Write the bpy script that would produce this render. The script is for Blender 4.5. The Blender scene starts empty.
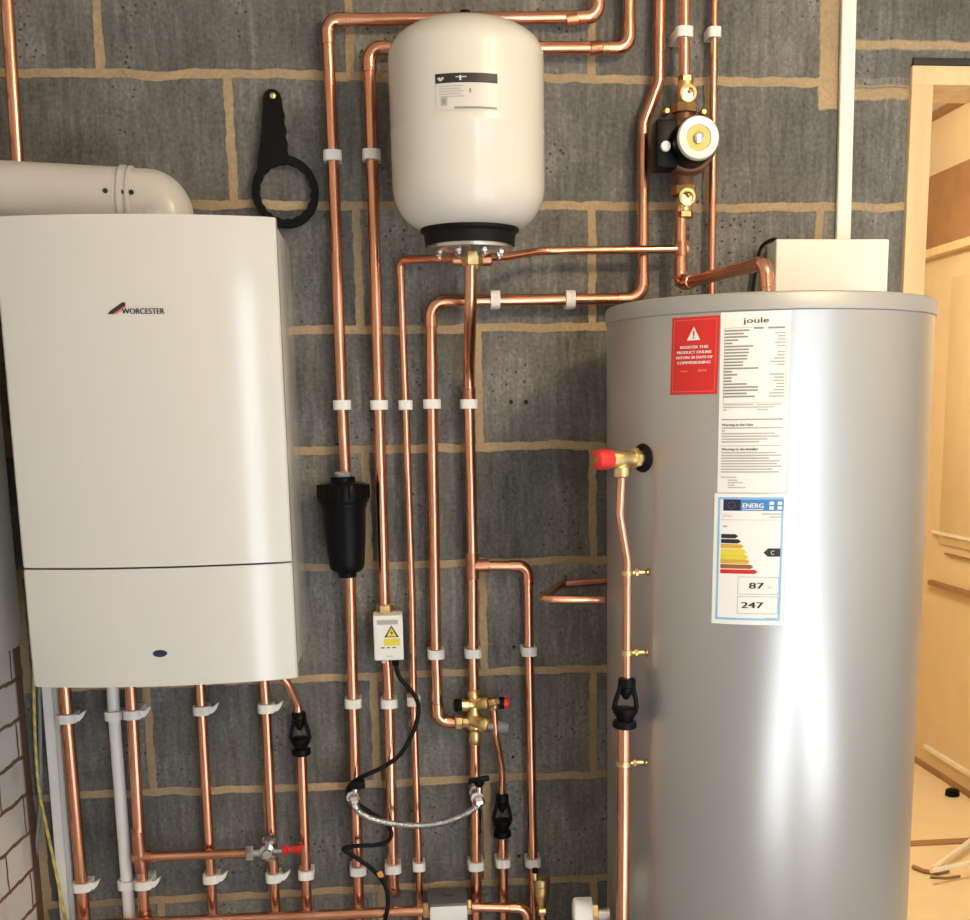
import bpy, bmesh, math, random
from mathutils import Vector, Matrix
random.seed(7)
V = Vector
S = bpy.context.scene
COL = S.collection
PI = math.pi

# ------------------------------------------------------------------ camera
F, PITCH, YAW, ROLL = 1246.61, 0.1904, 0.1007, -0.0142
CAM = V((0.5, -2.4859, 2.0 - 0.6201))
PX0, PY0 = 521.2, 656.3
H = 0.2266                    # height of one block course
Z0 = 2.0                      # height of the mortar line at the top of the vessel
fwd = V((math.sin(YAW)*math.cos(PITCH), math.cos(YAW)*math.cos(PITCH), -math.sin(PITCH)))
rt0 = V((math.cos(YAW), -math.sin(YAW), 0)); up0 = rt0.cross(fwd)
RT = math.cos(ROLL)*rt0 + math.sin(ROLL)*up0
UP = -math.sin(ROLL)*rt0 + math.cos(ROLL)*up0
cd = bpy.data.cameras.new('camera'); cam = bpy.data.objects.new('camera', cd); COL.objects.link(cam)
cam.matrix_world = Matrix(((RT.x, UP.x, -fwd.x, CAM.x), (RT.y, UP.y, -fwd.y, CAM.y), (RT.z, UP.z, -fwd.z, CAM.z), (0, 0, 0, 1)))
cd.sensor_fit = 'HORIZONTAL'; cd.sensor_width = 36; cd.lens = F/970*36
cd.shift_x = (485-PX0)/970; cd.shift_y = (PY0-460)/970; cd.clip_start = 0.02
S.camera = cam

def ray(px, py):
    return fwd + (px-PX0)/F*RT - (py-PY0)/F*UP
def at(px, py, Y):            # measured point of the photograph at a known distance from the wall
    d = ray(px, py); return CAM + d*((Y-CAM.y)/d.y)

def cyl_hit(px, py, cx, cy, r):
    d = ray(px, py); ox, oy = CAM.x-cx, CAM.y-cy
    A = d.x**2+d.y**2; B = 2*(ox*d.x+oy*d.y); C = ox*ox+oy*oy-r*r
    t = (-B-math.sqrt(max(B*B-4*A*C, 0)))/(2*A); p = CAM+d*t
    return math.atan2(p.x-cx, -(p.y-cy)), p.z
def img_x(p):
    d = p-CAM; return PX0+F*d.dot(RT)/d.dot(fwd)

# ------------------------------------------------------------------ materials
MATS = {}
def nodes(name):
    m = bpy.data.materials.new(name); m.use_nodes = True
    nt = m.node_tree; b = nt.nodes['Principled BSDF']
    MATS[name] = m
    return m, nt, b
def N(nt, t, **kw):
    n = nt.nodes.new(t)
    for k, v in kw.items():
        if k in n.inputs.keys(): n.inputs[k].default_value = v
        else: setattr(n, k, v)
    return n
def math_n(nt, op, a, b=None, clamp=False):
    n = nt.nodes.new('ShaderNodeMath'); n.operation = op; n.use_clamp = clamp
    for i, v in enumerate((a, b)):
        if v is None: continue
        if hasattr(v, 'is_output'): nt.links.new(v, n.inputs[i])
        else: n.inputs[i].default_value = v
    return n.outputs[0]
def mixc(nt, fac, a, b, mode='MIX'):
    n = nt.nodes.new('ShaderNodeMix'); n.data_type = 'RGBA'; n.blend_type = mode
    for s, v in ((n.inputs[0], fac), (n.inputs[6], a), (n.inputs[7], b)):
        if hasattr(v, 'is_output'): nt.links.new(v, s)
        elif isinstance(v, (int, float)): s.default_value = v
        else: s.default_value = (*v, 1)
    return n.outputs[2]
def ramp(nt, fac, stops):
    n = nt.nodes.new('ShaderNodeValToRGB'); nt.links.new(fac, n.inputs[0])
    e = n.color_ramp.elements
    while len(e) < len(stops): e.new(0.5)
    for x, (p, c) in zip(e, stops):
        x.position = p; x.color = (*c, 1) if not isinstance(c, float) else (c, c, c, 1)
    return n.outputs[0]
def mat(name, col, rough=0.5, metal=0.0, var=0.06, scale=30.0, bump=0.0, coat=0.0, spec=0.5, stretch=(1, 1, 1), col2=None, rvar=0.08):
    m, nt, b = nodes(name)
    tc = N(nt, 'ShaderNodeTexCoord'); mp = N(nt, 'ShaderNodeMapping'); mp.inputs['Scale'].default_value = stretch
    nt.links.new(tc.outputs['Object'], mp.inputs[0])
    nz = N(nt, 'ShaderNodeTexNoise', Scale=scale, Detail=4.0); nt.links.new(mp.outputs[0], nz.inputs['Vector'])
    c2 = col2 or tuple(max(0, c*(1-var*2.2)) for c in col)
    f = ramp(nt, nz.outputs['Fac'], [(0.35, 0.0), (0.7, 1.0)])
    nt.links.new(mixc(nt, f, col, c2), b.inputs['Base Color'])
    nt.links.new(math_n(nt, 'ADD', math_n(nt, 'MULTIPLY', nz.outputs['Fac'], rvar*2), rough-rvar), b.inputs['Roughness'])
    b.inputs['Metallic'].default_value = metal
    b.inputs['Specular IOR Level'].default_value = spec
    b.inputs['Coat Weight'].default_value = coat; b.inputs['Coat Roughness'].default_value = 0.08
    if bump:
        bp = N(nt, 'ShaderNodeBump', Strength=bump, Distance=0.002)
        nt.links.new(nz.outputs['Fac'], bp.inputs['Height']); nt.links.new(bp.outputs[0], b.inputs['Normal'])
    return m
copper = mat('copper', (0.87, 0.44, 0.285), 0.21, 1.0, scale=14, stretch=(1, 1, .35), col2=(0.68, 0.30, 0.18), rvar=0.05, bump=.05)
copper_dull = mat('copper_dull', (0.62, 0.29, 0.18), 0.34, 1.0, scale=40, col2=(0.40, 0.17, 0.10), rvar=0.1)
brass = mat('brass', (0.92, 0.70, 0.34), 0.30, 1.0, scale=60, col2=(0.74, 0.52, 0.22), bump=.1)
brass_dark = mat('brass_dark', (0.42, 0.25, 0.11), 0.36, 1.0, scale=50, bump=.2)
chrome = mat('chrome', (0.78, 0.78, 0.78), 0.16, 1.0, scale=40)
steel = mat('steel_flange', (0.62, 0.62, 0.60), 0.25, 1.0, scale=40)
white_pl = mat('white_plastic', (0.90, 0.89, 0.87), 0.42, var=.02, scale=20)
clip_pl = mat('clip_plastic', (0.90, 0.89, 0.86), 0.45, var=.02, scale=40)
cream_box = mat('box_plastic', (0.90, 0.88, 0.82), 0.5, var=.01, scale=8)
boiler_w = mat('boiler_enamel', (0.66, 0.645, 0.61), 0.15, var=0.0, scale=3, coat=.25, rvar=.004)
casing_w = mat('casing_enamel', (0.62, 0.60, 0.56), 0.35, var=.03, scale=5)
flue_w = mat('flue_enamel', (0.62, 0.585, 0.54), 0.28, var=0.0, scale=6, rvar=.004)
vessel_w = mat('vessel_enamel', (0.70, 0.67, 0.61), 0.22, var=0.0, scale=4, coat=.3, rvar=.004)
black_pl = mat('black_plastic', (0.005, 0.005, 0.0055), 0.36, spec=.12, scale=30)
black_sp = mat('black_spanner_plastic', (0.006, 0.006, 0.006), 0.55, spec=.12, scale=30)
rubber = mat('black_rubber', (0.010, 0.010, 0.011), 0.5, spec=.12, scale=40)
cable_b = mat('cable_black', (0.012, 0.012, 0.013), 0.4, spec=.12, scale=60)
cable_g = mat('cable_grey', (0.30, 0.30, 0.31), 0.5, scale=60)
red_pl = mat('red_plastic', (0.72, 0.03, 0.025), 0.35, scale=30)
grey_pl = mat('grey_plastic', (0.30, 0.30, 0.31), 0.45, scale=30)
dgrey_pl = mat('valve_head_grey', (0.13, 0.13, 0.135), 0.5, scale=30)
pump_brown = mat('pump_casting', (0.22, 0.10, 0.05), 0.45, 0.4, scale=60, bump=.4)
gold_lab = mat('pump_gold_label', (0.30, 0.24, 0.06), 0.35, 0.3, scale=20)
orange_t = mat('orange_tape', (0.85, 0.40, 0.04), 0.5, scale=40)
tank_grey = mat('tank_coating', (0.49, 0.487, 0.48), 0.33, 0.70, var=0.0, scale=4, rvar=.004, spec=.3)
tank_cap = mat('tank_cap_plastic', (0.40, 0.40, 0.395), 0.5, 0.35, var=0.0, scale=6, rvar=.004)
ink = mat('print_black', (0.02, 0.02, 0.02), 0.5, scale=20)
ink_g = mat('print_grey', (0.30, 0.29, 0.27), 0.6, scale=20)
ink_lg = mat('print_light_grey', (0.46, 0.45, 0.43), 0.6, scale=20)
paper = mat('label_paper', (0.86, 0.85, 0.82), 0.4, var=.01, scale=10)
paper_s = mat('label_silver', (0.66, 0.64, 0.61), 0.4, var=.01, scale=10)
p_red = mat('print_red', (0.66, 0.022, 0.018), 0.4, var=.02, scale=10)
p_lred = mat('print_pale_red', (0.80, 0.16, 0.13), 0.4, scale=10)
p_blue = mat('print_blue', (0.06, 0.25, 0.62), 0.4, scale=10)
p_lblue = mat('print_light_blue', (0.25, 0.55, 0.88), 0.4, scale=10)
p_navy = mat('print_navy', (0.015, 0.02, 0.07), 0.4, scale=10)
p_yel = mat('print_yellow', (0.85, 0.72, 0.05), 0.4, scale=10)
p_org = mat('print_orange', (0.78, 0.28, 0.03), 0.4, scale=10)
p_gold = mat('print_gold', (0.75, 0.48, 0.04), 0.4, scale=10)
p_brown = mat('print_brown', (0.36, 0.12, 0.03), 0.4, scale=10)
wood = mat('pine_frame', (0.80, 0.60, 0.34), 0.5, scale=7, stretch=(6, 6, .6), col2=(0.70, 0.50, 0.27), bump=.05)
wood_d = mat('brown_ply', (0.36, 0.19, 0.085), 0.6, scale=9, col2=(0.30, 0.15, 0.065))
ply = mat('pale_ply', (0.78, 0.63, 0.40), 0.6, scale=9, col2=(0.75, 0.59, 0.365))
card = mat('cardboard', (0.74, 0.54, 0.31), 0.7, scale=8, col2=(0.64, 0.44, 0.23))
tape_w = mat('pale_tape', (0.88, 0.82, 0.68), 0.4, scale=12)
door_paint = mat('door_paint', (0.76, 0.60, 0.37), 0.5, scale=8, col2=(0.73, 0.57, 0.345))
lintel_m = mat('lintel_black', (0.012, 0.010, 0.009), 0.6, scale=20)
plaster = mat('plaster', (0.76, 0.76, 0.75), 0.8, scale=4, bump=.1)
ceil_m = mat('ceiling_board', (0.70, 0.67, 0.61), 0.8, scale=3)
concrete = mat('concrete_floor', (0.50, 0.51, 0.53), 0.6, scale=6, bump=.3)
hall_m = mat('hall_paint', (0.76, 0.60, 0.37), 0.7, scale=9, var=.02)

def striped(name, a, b_, sc):
    m, nt, b = nodes(name)
    tc = N(nt, 'ShaderNodeTexCoord'); w = N(nt, 'ShaderNodeTexWave', Scale=sc, Distortion=0.0)
    w.bands_direction = 'DIAGONAL'
    nt.links.new(tc.outputs['Object'], w.inputs['Vector'])
    nt.links.new(ramp(nt, w.outputs['Fac'], [(0.45, a), (0.55, b_)]), b.inputs['Base Color'])
    b.inputs['Roughness'].default_value = 0.45
    return m
earth = striped('cable_yellow_green', (0.72, 0.55, 0.12), (0.46, 0.43, 0.13), 22.0)
braid, nt, b = nodes('braided_steel')
tc = N(nt, 'ShaderNodeTexCoord'); vz = N(nt, 'ShaderNodeTexVoronoi', Scale=420.0); nt.links.new(tc.outputs['Object'], vz.inputs['Vector'])
nt.links.new(ramp(nt, vz.outputs['Distance'], [(0.1, (.75, .75, .74)), (0.7, (.25, .25, .25))]), b.inputs['Base Color'])
b.inputs['Metallic'].default_value = .9; b.inputs['Roughness'].default_value = .3
bp = N(nt, 'ShaderNodeBump', Strength=.5, Distance=.001); nt.links.new(vz.outputs['Distance'], bp.inputs['Height']); nt.links.new(bp.outputs[0], b.inputs['Normal'])

# concrete block wall with tan mortar
def block_wall():
    m, nt, b = nodes('block_masonry')
    tc = N(nt, 'ShaderNodeTexCoord'); P = tc.outputs['Object']
    sep = N(nt, 'ShaderNodeSeparateXYZ'); nt.links.new(P, sep.inputs[0])
    nz = N(nt, 'ShaderNodeTexNoise', Scale=22.0, Detail=5.0); nt.links.new(P, nz.inputs['Vector'])
    nsep = N(nt, 'ShaderNodeSeparateXYZ'); nt.links.new(nz.outputs['Color'], nsep.inputs[0])
    nb = N(nt, 'ShaderNodeTexNoise', Scale=2.2, Detail=2.0); nt.links.new(P, nb.inputs['Vector'])
    dx = math_n(nt, 'MULTIPLY', math_n(nt, 'SUBTRACT', nsep.outputs[0], .5), .014)
    dz = math_n(nt, 'ADD', math_n(nt, 'MULTIPLY', math_n(nt, 'SUBTRACT', nsep.outputs[1], .5), .014),
                math_n(nt, 'MULTIPLY', math_n(nt, 'SUBTRACT', nb.outputs['Fac'], .5), .02))
    X = math_n(nt, 'ADD', sep.outputs[0], dx); Z = math_n(nt, 'ADD', sep.outputs[2], dz)
    cmb = N(nt, 'ShaderNodeCombineXYZ')
    nt.links.new(math_n(nt, 'ADD', X, .225+45), cmb.inputs[0])
    nt.links.new(math_n(nt, 'ADD', Z, 100*H-Z0), cmb.inputs[1])
    br = N(nt, 'ShaderNodeTexBrick', Scale=1.0)
    br.offset = .5; br.offset_frequency = 2; br.squash = 1.0
    br.inputs['Mortar Size'].default_value = .0090; br.inputs['Mortar Smooth'].default_value = .25
    br.inputs['Brick Width'].default_value = .45; br.inputs['Row Height'].default_value = H; br.inputs['Bias'].default_value = 0
    br.inputs['Mortar'].default_value = (1, 1, 1, 1); br.inputs['Color1'].default_value = (.70, .70, .71, 1); br.inputs['Color2'].default_value = (1.22, 1.20, 1.16, 1)
    nt.links.new(cmb.outputs[0], br.inputs['Vector'])
    def band(v, lo, hi, soft=.004):
        a = math_n(nt, 'DIVIDE', math_n(nt, 'SUBTRACT', v, lo), soft, True)
        c = math_n(nt, 'DIVIDE', math_n(nt, 'SUBTRACT', hi, v), soft, True)
        return math_n(nt, 'MULTIPLY', a, c)
    def rect(x0, y0, x1, y1):     # an area of the wall, given by two corners read off the photograph
        a = at(x0, y0, 0); c = at(x1, y1, 0)
        return math_n(nt, 'MULTIPLY', band(X, a.x, c.x), band(Z, c.z, a.z))
    mort = br.outputs['Fac']
    ex = math_n(nt, 'MULTIPLY', rect(842, 60, 1300, 93), 1.0)
    mort = math_n(nt, 'MULTIPLY', mort, math_n(nt, 'SUBTRACT', 1.0, ex))
    for r in ((822, -60, 841, 112), (842, 41, 1300, 59), (842, 88, 912, 102), (30, 838, 57, 1000), (598, 1, 600, 2)):
        mort = math_n(nt, 'MAXIMUM', mort, rect(*r))
    # block face: vertical drag marks, pits, pale bloom
    mp = N(nt, 'ShaderNodeMapping'); mp.inputs['Scale'].default_value = (75, 1, 10); nt.links.new(P, mp.inputs[0])
    st = N(nt, 'ShaderNodeTexNoise', Scale=1.0, Detail=5.0, Roughness=.65); nt.links.new(mp.outputs[0], st.inputs['Vector'])
    lg = N(nt, 'ShaderNodeTexNoise', Scale=5.0, Detail=6.0, Roughness=.6); nt.links.new(P, lg.inputs['Vector'])
    fine = N(nt, 'ShaderNodeTexNoise', Scale=130.0, Detail=4.0); nt.links.new(P, fine.inputs['Vector'])
    g = math_n(nt, 'ADD', math_n(nt, 'ADD', math_n(nt, 'MULTIPLY', st.outputs['Fac'], .33), math_n(nt, 'MULTIPLY', lg.outputs['Fac'], .42)), math_n(nt, 'MULTIPLY', fine.outputs['Fac'], .25))
    bc = ramp(nt, g, [(.36, (.062, .060, .055)), (.45, (.125, .122, .113)), (.53, (.188, .184, .173)), (.66, (.37, .36, .34))])
    bc = mixc(nt, 1.0, bc, br.outputs['Color'], 'MULTIPLY')
    vp = N(nt, 'ShaderNodeTexVoronoi', Scale=70.0); nt.links.new(P, vp.inputs['Vector'])
    pit_area = ramp(nt, lg.outputs['Fac'], [(.5, 0.0), (.58, 1.0)])
    pit = math_n(nt, 'MULTIPLY', ramp(nt, vp.outputs['Distance'], [(.12, 1.0), (.22, 0.0)]), pit_area)
    bc = mixc(nt, math_n(nt, 'MULTIPLY', pit, .75), bc, (.018, .018, .018))
    mcol = ramp(nt, fine.outputs['Fac'], [(.3, (.39, .28, .16)), (.65, (.50, .365, .215))])
    mcol = mixc(nt, ramp(nt, lg.outputs['Fac'], [(.4, 0.0), (.75, .6)]), mcol, (.22, .17, .115))
    colr = mixc(nt, mort, bc, mcol)
    # drilled holes in the block faces
    for hx, hy, hr in ((511, 402, .0042), (526, 402, .0042), (514, 647, .004), (480+33, 757, .003), (519, 856, .004)):
        p = at(hx, hy, 0)
        d = math_n(nt, 'SQRT', math_n(nt, 'ADD', math_n(nt, 'POWER', math_n(nt, 'SUBTRACT', sep.outputs[0], p.x), 2.0),
                                       math_n(nt, 'POWER', math_n(nt, 'SUBTRACT', sep.outputs[2], p.z), 2.0)))
        colr = mixc(nt, math_n(nt, 'LESS_THAN', d, hr), colr, (.006, .006, .006))
    nt.links.new(colr, b.inputs['Base Color'])
    b.inputs['Roughness'].default_value = .78
    hgt = math_n(nt, 'ADD', math_n(nt, 'MULTIPLY', st.outputs['Fac'], .35),
                 math_n(nt, 'ADD', math_n(nt, 'MULTIPLY', fine.outputs['Fac'], .3),
                        math_n(nt, 'SUBTRACT', math_n(nt, 'MULTIPLY', mort, .45), math_n(nt, 'MULTIPLY', pit, .8))))
    bp = N(nt, 'ShaderNodeBump', Strength=.6, Distance=.004); nt.links.new(hgt, bp.inputs['Height']); nt.links.new(bp.outputs[0], b.inputs['Normal'])
    return m
block = block_wall()
def white_brick():
    m, nt, b = nodes('painted_brick')
    tc = N(nt, 'ShaderNodeTexCoord'); sep = N(nt, 'ShaderNodeSeparateXYZ'); nt.links.new(tc.outputs['Object'], sep.inputs[0])
    nz = N(nt, 'ShaderNodeTexNoise', Scale=25.0, Detail=4.0); nt.links.new(tc.outputs['Object'], nz.inputs['Vector'])
    ns = N(nt, 'ShaderNodeSeparateXYZ'); nt.links.new(nz.outputs['Color'], ns.inputs[0])
    cmb = N(nt, 'ShaderNodeCombineXYZ')
    nt.links.new(math_n(nt, 'ADD', sep.outputs[1], math_n(nt, 'MULTIPLY', ns.outputs[0], .014)), cmb.inputs[0])
    nt.links.new(math_n(nt, 'ADD', sep.outputs[2], math_n(nt, 'MULTIPLY', ns.outputs[1], .012)), cmb.inputs[1])
    mp = N(nt, 'ShaderNodeMapping'); mp.inputs['Location'].default_value = (10.06, 10.035, 0); nt.links.new(cmb.outputs[0], mp.inputs[0])
    br = N(nt, 'ShaderNodeTexBrick', Scale=1.0); br.offset = .5
    br.inputs['Mortar Size'].default_value = .0045; br.inputs['Mortar Smooth'].default_value = .4
    br.inputs['Brick Width'].default_value = .225; br.inputs['Row Height'].default_value = .077
    br.inputs['Color1'].default_value = (.60, .57, .53, 1); br.inputs['Color2'].default_value = (.72, .69, .65, 1)
    br.inputs['Mortar'].default_value = (.20, .085, .05, 1)
    nt.links.new(mp.outputs[0], br.inputs['Vector'])
    f2 = N(nt, 'ShaderNodeTexNoise', Scale=9.0, Detail=5.0); nt.links.new(tc.outputs['Object'], f2.inputs['Vector'])
    c = mixc(nt, ramp(nt, f2.outputs['Fac'], [(.55, 0.0), (.75, .55)]), br.outputs['Color'], (.42, .27, .18))
    edge = math_n(nt, 'DIVIDE', math_n(nt, 'ADD', sep.outputs[1], .045), .012, True)     # bare mortar where the walls meet
    c = mixc(nt, edge, c, (.15, .075, .045))
    nt.links.new(c, b.inputs['Base Color']); b.inputs['Roughness'].default_value = .7
    bp = N(nt, 'ShaderNodeBump', Strength=.7, Distance=.005)
    nt.links.new(math_n(nt, 'SUBTRACT', math_n(nt, 'MULTIPLY', nz.outputs['Fac'], .3), br.outputs['Fac']), bp.inputs['Height'])
    nt.links.new(bp.outputs[0], b.inputs['Normal'])
    return m
brickm = white_brick()

# ------------------------------------------------------------------ mesh tools
def BM(): return bmesh.new()
def obj(name, bm, mats, root=None, parent=None, angle=38, flat=False, stuff=False):
    """link bm (world coordinates) as one mesh object, origin at the thing's base"""
    me = bpy.data.meshes.new(name)
    base = V((0, 0, 0))
    src = parent or root
    if src is not None: base = V(src['_o'])
    bmesh.ops.recalc_face_normals(bm, faces=bm.faces[:]) if not flat else None
    bmesh.ops.translate(bm, verts=bm.verts[:], vec=-base)
    bm.to_mesh(me); bm.free()
    if not isinstance(mats, (list, tuple)): mats = [mats]
    for m in mats: me.materials.append(m)
    if not flat:
        me.polygons.foreach_set('use_smooth', [True]*len(me.polygons)); me.set_sharp_from_angle(angle=math.radians(angle))
    o = bpy.data.objects.new(name, me); COL.objects.link(o)
    if src is not None:
        o.parent = src; o['_o'] = list(base)
    return o
def thing(name, label, cat, loc, group=None):
    o = bpy.data.objects.new(name, None); COL.objects.link(o); o.empty_display_size = .03
    o.location = loc; o['_o'] = list(loc); o['label'] = label; o['category'] = cat
    if group: o['group'] = group
    return o
def single(name, bm, mats, label, cat, group=None, **kw):
    bm.verts.ensure_lookup_table()
    lo = V([min(v.co[i] for v in bm.verts) for i in range(3)]); hi = V([max(v.co[i] for v in bm.verts) for i in range(3)])
    base = V(((lo.x+hi.x)/2, (lo.y+hi.y)/2, lo.z))
    bmesh.ops.translate(bm, verts=bm.verts[:], vec=-base)
    o = obj(name, bm, mats, **kw); o.location = base; o['_o'] = list(base); o['label'] = label; o['category'] = cat
    if group: o['group'] = group
    return o
def struct(name, bm, mats, label=None, cat=None, **kw):
    o = obj(name, bm, mats, **kw); o['kind'] = 'structure'; o['_o'] = [0, 0, 0]
    if label: o['label'] = label
    if cat: o['category'] = cat
    return o

def box(bm, lo, hi, bev=0.0, seg=2, mi=0, mtx=None):
    lo = V(lo); hi = V(hi)
    r = bmesh.ops.create_cube(bm, size=1)
    vs = r['verts']
    for v in vs: v.co = V((lo[i]+(v.co[i]+.5)*(hi[i]-lo[i]) for i in range(3)))
    fs = set(f for v in vs for f in v.link_faces)
    if bev:
        es = list(set(e for v in vs for e in v.link_edges))
        g = bmesh.ops.bevel(bm, geom=es, offset=bev, segments=seg, affect='EDGES', profile=.5)
        fs = set(g['faces']) | set(f for v in g['verts'] for f in v.link_faces)
    allv = set(v for f in fs for v in f.verts)
    for f in fs: f.material_index = mi
    if mtx is not None:
        for v in allv: v.co = mtx @ v.co
    return allv
def frames(pts):
    T = []
    n = len(pts)
    for i in range(n):
        a = pts[max(i-1, 0)]; c = pts[min(i+1, n-1)]
        t = (c-a); T.append(t.normalized() if t.length > 1e-9 else V((0, 0, 1)))
    u = T[0].orthogonal().normalized(); out = []
    for t in T:
        u = (u - t*u.dot(t)); u = u.normalized() if u.length > 1e-6 else t.orthogonal().normalized()
        out.append((t, u, t.cross(u)))
    return out
def sweep(bm, pts, r, seg=16, mi=0, cap=True):
    fr = frames(pts); rings = []
    for k, (p, (t, u, w)) in enumerate(zip(pts, fr)):
        rr = r[k] if isinstance(r, (list, tuple)) else r
        rings.append([bm.verts.new(p + rr*(math.cos(2*PI*i/seg)*u + math.sin(2*PI*i/seg)*w)) for i in range(seg)])
    for a, c in zip(rings, rings[1:]):
        for i in range(seg):
            f = bm.faces.new((a[i], a[(i+1) % seg], c[(i+1) % seg], c[i])); f.material_index = mi
    if cap:
        bm.faces.new(rings[0][::-1]).material_index = mi; bm.faces.new(rings[-1]).material_index = mi
def fillet(pts, rad, n=8):
    """rounded polyline, and the arc of each corner"""
    out = [pts[0]]; arcs = []
    for i in range(1, len(pts)-1):
        a, p, c = pts[i-1], pts[i], pts[i+1]
        d1 = (a-p).normalized(); d2 = (c-p).normalized(); ang = d1.angle(d2)
        if ang > PI-.12: out.append(p); continue
        t = min(rad/math.tan(ang/2), .45*(a-p).length, .45*(c-p).length); rr = t*math.tan(ang/2)
        cen = p + (d1+d2).normalized()*(rr/math.sin(ang/2))
        s = p+d1*t; e = p+d2*t; arc = []
        va = s-cen; vb = e-cen; tot = va.angle(vb); ax = va.cross(vb).normalized()
        for k in range(n+1): arc.append(cen + Matrix.Rotation(tot*k/n, 3, ax) @ va)
        out += arc; arcs.append((arc, d1, d2, ang))
    out.append(pts[-1]); return out, arcs
def smooth(pts, n=10):       # Catmull-Rom through the points
    P = [pts[0]*2-pts[1]] + list(pts) + [pts[-1]*2-pts[-2]]; out = []
    for i in range(1, len(P)-2):
        for k in range(n):
            t = k/n; a, b_, c, d = P[i-1:i+3]
            out.append(.5*((2*b_)+(c-a)*t+(2*a-5*b_+4*c-d)*t*t+(3*b_-a-3*c+d)*t**3))
    out.append(pts[-1]); return out
def lathe(bm, o, axis, prof, seg=24, mi=0, mis=None, rot=0.0):
    """prof: list of (radius, distance along axis)"""
    axis = V(axis).normalized(); u = axis.orthogonal().normalized()
    if abs(axis.z) > .9: u = V((1, 0, 0)); u = (u-axis*u.dot(axis)).normalized()
    w = axis.cross(u); rings = []
    for r, h in prof:
        c = V(o)+axis*h
        if r < 1e-6: rings.append([bm.verts.new(c)])
        else: rings.append([bm.verts.new(c+r*(math.cos(2*PI*i/seg+rot)*u+math.sin(2*PI*i/seg+rot)*w)) for i in range(seg)])
    for k, (a, c) in enumerate(zip(rings, rings[1:])):
        m_ = mis[k] if mis else mi
        for i in range(seg):
            j = (i+1) % seg
            if len(a) == 1 and len(c) == 1: continue
            if len(a) == 1: f = bm.faces.new((a[0], c[j], c[i]))
            elif len(c) == 1: f = bm.faces.new((a[i], a[j], c[0]))
            else: f = bm.faces.new((a[i], a[j], c[j], c[i]))
            f.material_index = m_
    if len(rings[0]) > 1: bm.faces.new(rings[0][::-1]).material_index = mis[0] if mis else mi
    if len(rings[-1]) > 1: bm.faces.new(rings[-1]).material_index = mis[-1] if mis else mi
def hexnut(bm, o, axis, r, h, mi=0):
    lathe(bm, V(o)-V(axis).normalized()*h/2, axis, [(r*.9, 0), (r, h*.12), (r, h*.88), (r*.9, h)], seg=6, mi=mi)
def extrude(bm, pts, mapf, d0, d1, mi=0, holes=None):
    """outline pts (2d) extruded between depths d0 and d1 through mapf(x, y, depth)"""
    a = [bm.verts.new(mapf(x, y, d0)) for x, y in pts]; c = [bm.verts.new(mapf(x, y, d1)) for x, y in pts]
    n = len(pts)
    for i in range(n):
        j = (i+1) % n; bm.faces.new((a[i], a[j], c[j], c[i])).material_index = mi
    if not holes:
        bm.faces.new(a[::-1]).material_index = mi; bm.faces.new(c).material_index = mi
    else:                     # ring: hole has as many points as outline
        a2 = [bm.verts.new(mapf(x, y, d0)) for x, y in holes]; c2 = [bm.verts.new(mapf(x, y, d1)) for x, y in holes]
        for i in range(n):
            j = (i+1) % n
            bm.faces.new((a2[i], c2[i], c2[j], a2[j])).material_index = mi
            bm.faces.new((a[i], a2[i], a2[j], a[j])).material_index = mi
            bm.faces.new((c[i], c[j], c2[j], c2[i])).material_index = mi
def tri_face(bm, pts, mi):
    f = bm.faces.new([bm.verts.new(p) for p in pts]); f.material_index = mi
TXT = {}
def text_geo(s):
    if s in TXT: return TXT[s]
    cu = bpy.data.curves.new('t', 'FONT'); cu.body = s; cu.size = 1; cu.resolution_u = 3
    o = bpy.data.objects.new('t', cu); COL.objects.link(o)
    dg = bpy.context.evaluated_depsgraph_get(); me = o.evaluated_get(dg).to_mesh()
    vs = [(v.co.x, v.co.y) for v in me.vertices]; fs = [tuple(p.vertices) for p in me.polygons]
    o.evaluated_get(dg).to_mesh_clear(); bpy.data.objects.remove(o); bpy.data.curves.remove(cu)
    TXT[s] = (vs, fs); return TXT[s]
def text(bm, s, mapf, u, v, h, mi, w=None, align='L', bold=0.0, layer=.0009):
    """letters of cap height h at (u, v) on a surface"""
    vs, fs = text_geo(s); x0 = min(p[0] for p in vs); x1 = max(p[0] for p in vs)
    k = h/.72; kx = w/(x1-x0) if w else k; W = (x1-x0)*kx
    off = {'L': 0, 'C': -W/2, 'R': -W}[align]
    for bx in ([0.0] if not bold else [-bold, bold]):
        nv = [bm.verts.new(mapf(u+off+(a-x0)*kx+bx, v+c*k, layer+bx*.02)) for a, c in vs]
        for f in fs:
            try: bm.faces.new([nv[i] for i in f]).material_index = mi
            except ValueError: pass
def patch(bm, mapf, u0, v0, u1, v1, mi, layer, nu=1):
    us = [u0+(u1-u0)*i/nu for i in range(nu+1)]
    lo = [bm.verts.new(mapf(u, v0, layer)) for u in us]; hi = [bm.verts.new(mapf(u, v1, layer)) for u in us]
    for i in range(nu): bm.faces.new((lo[i], lo[i+1], hi[i+1], hi[i])).material_index = mi
def cyl_map(cx, cy, r, phi0, z0):
    def f(u, v, l):
        a = phi0+u/r; return V((cx+(r+l)*math.sin(a), cy-(r+l)*math.cos(a), z0+v))
    return f

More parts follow.
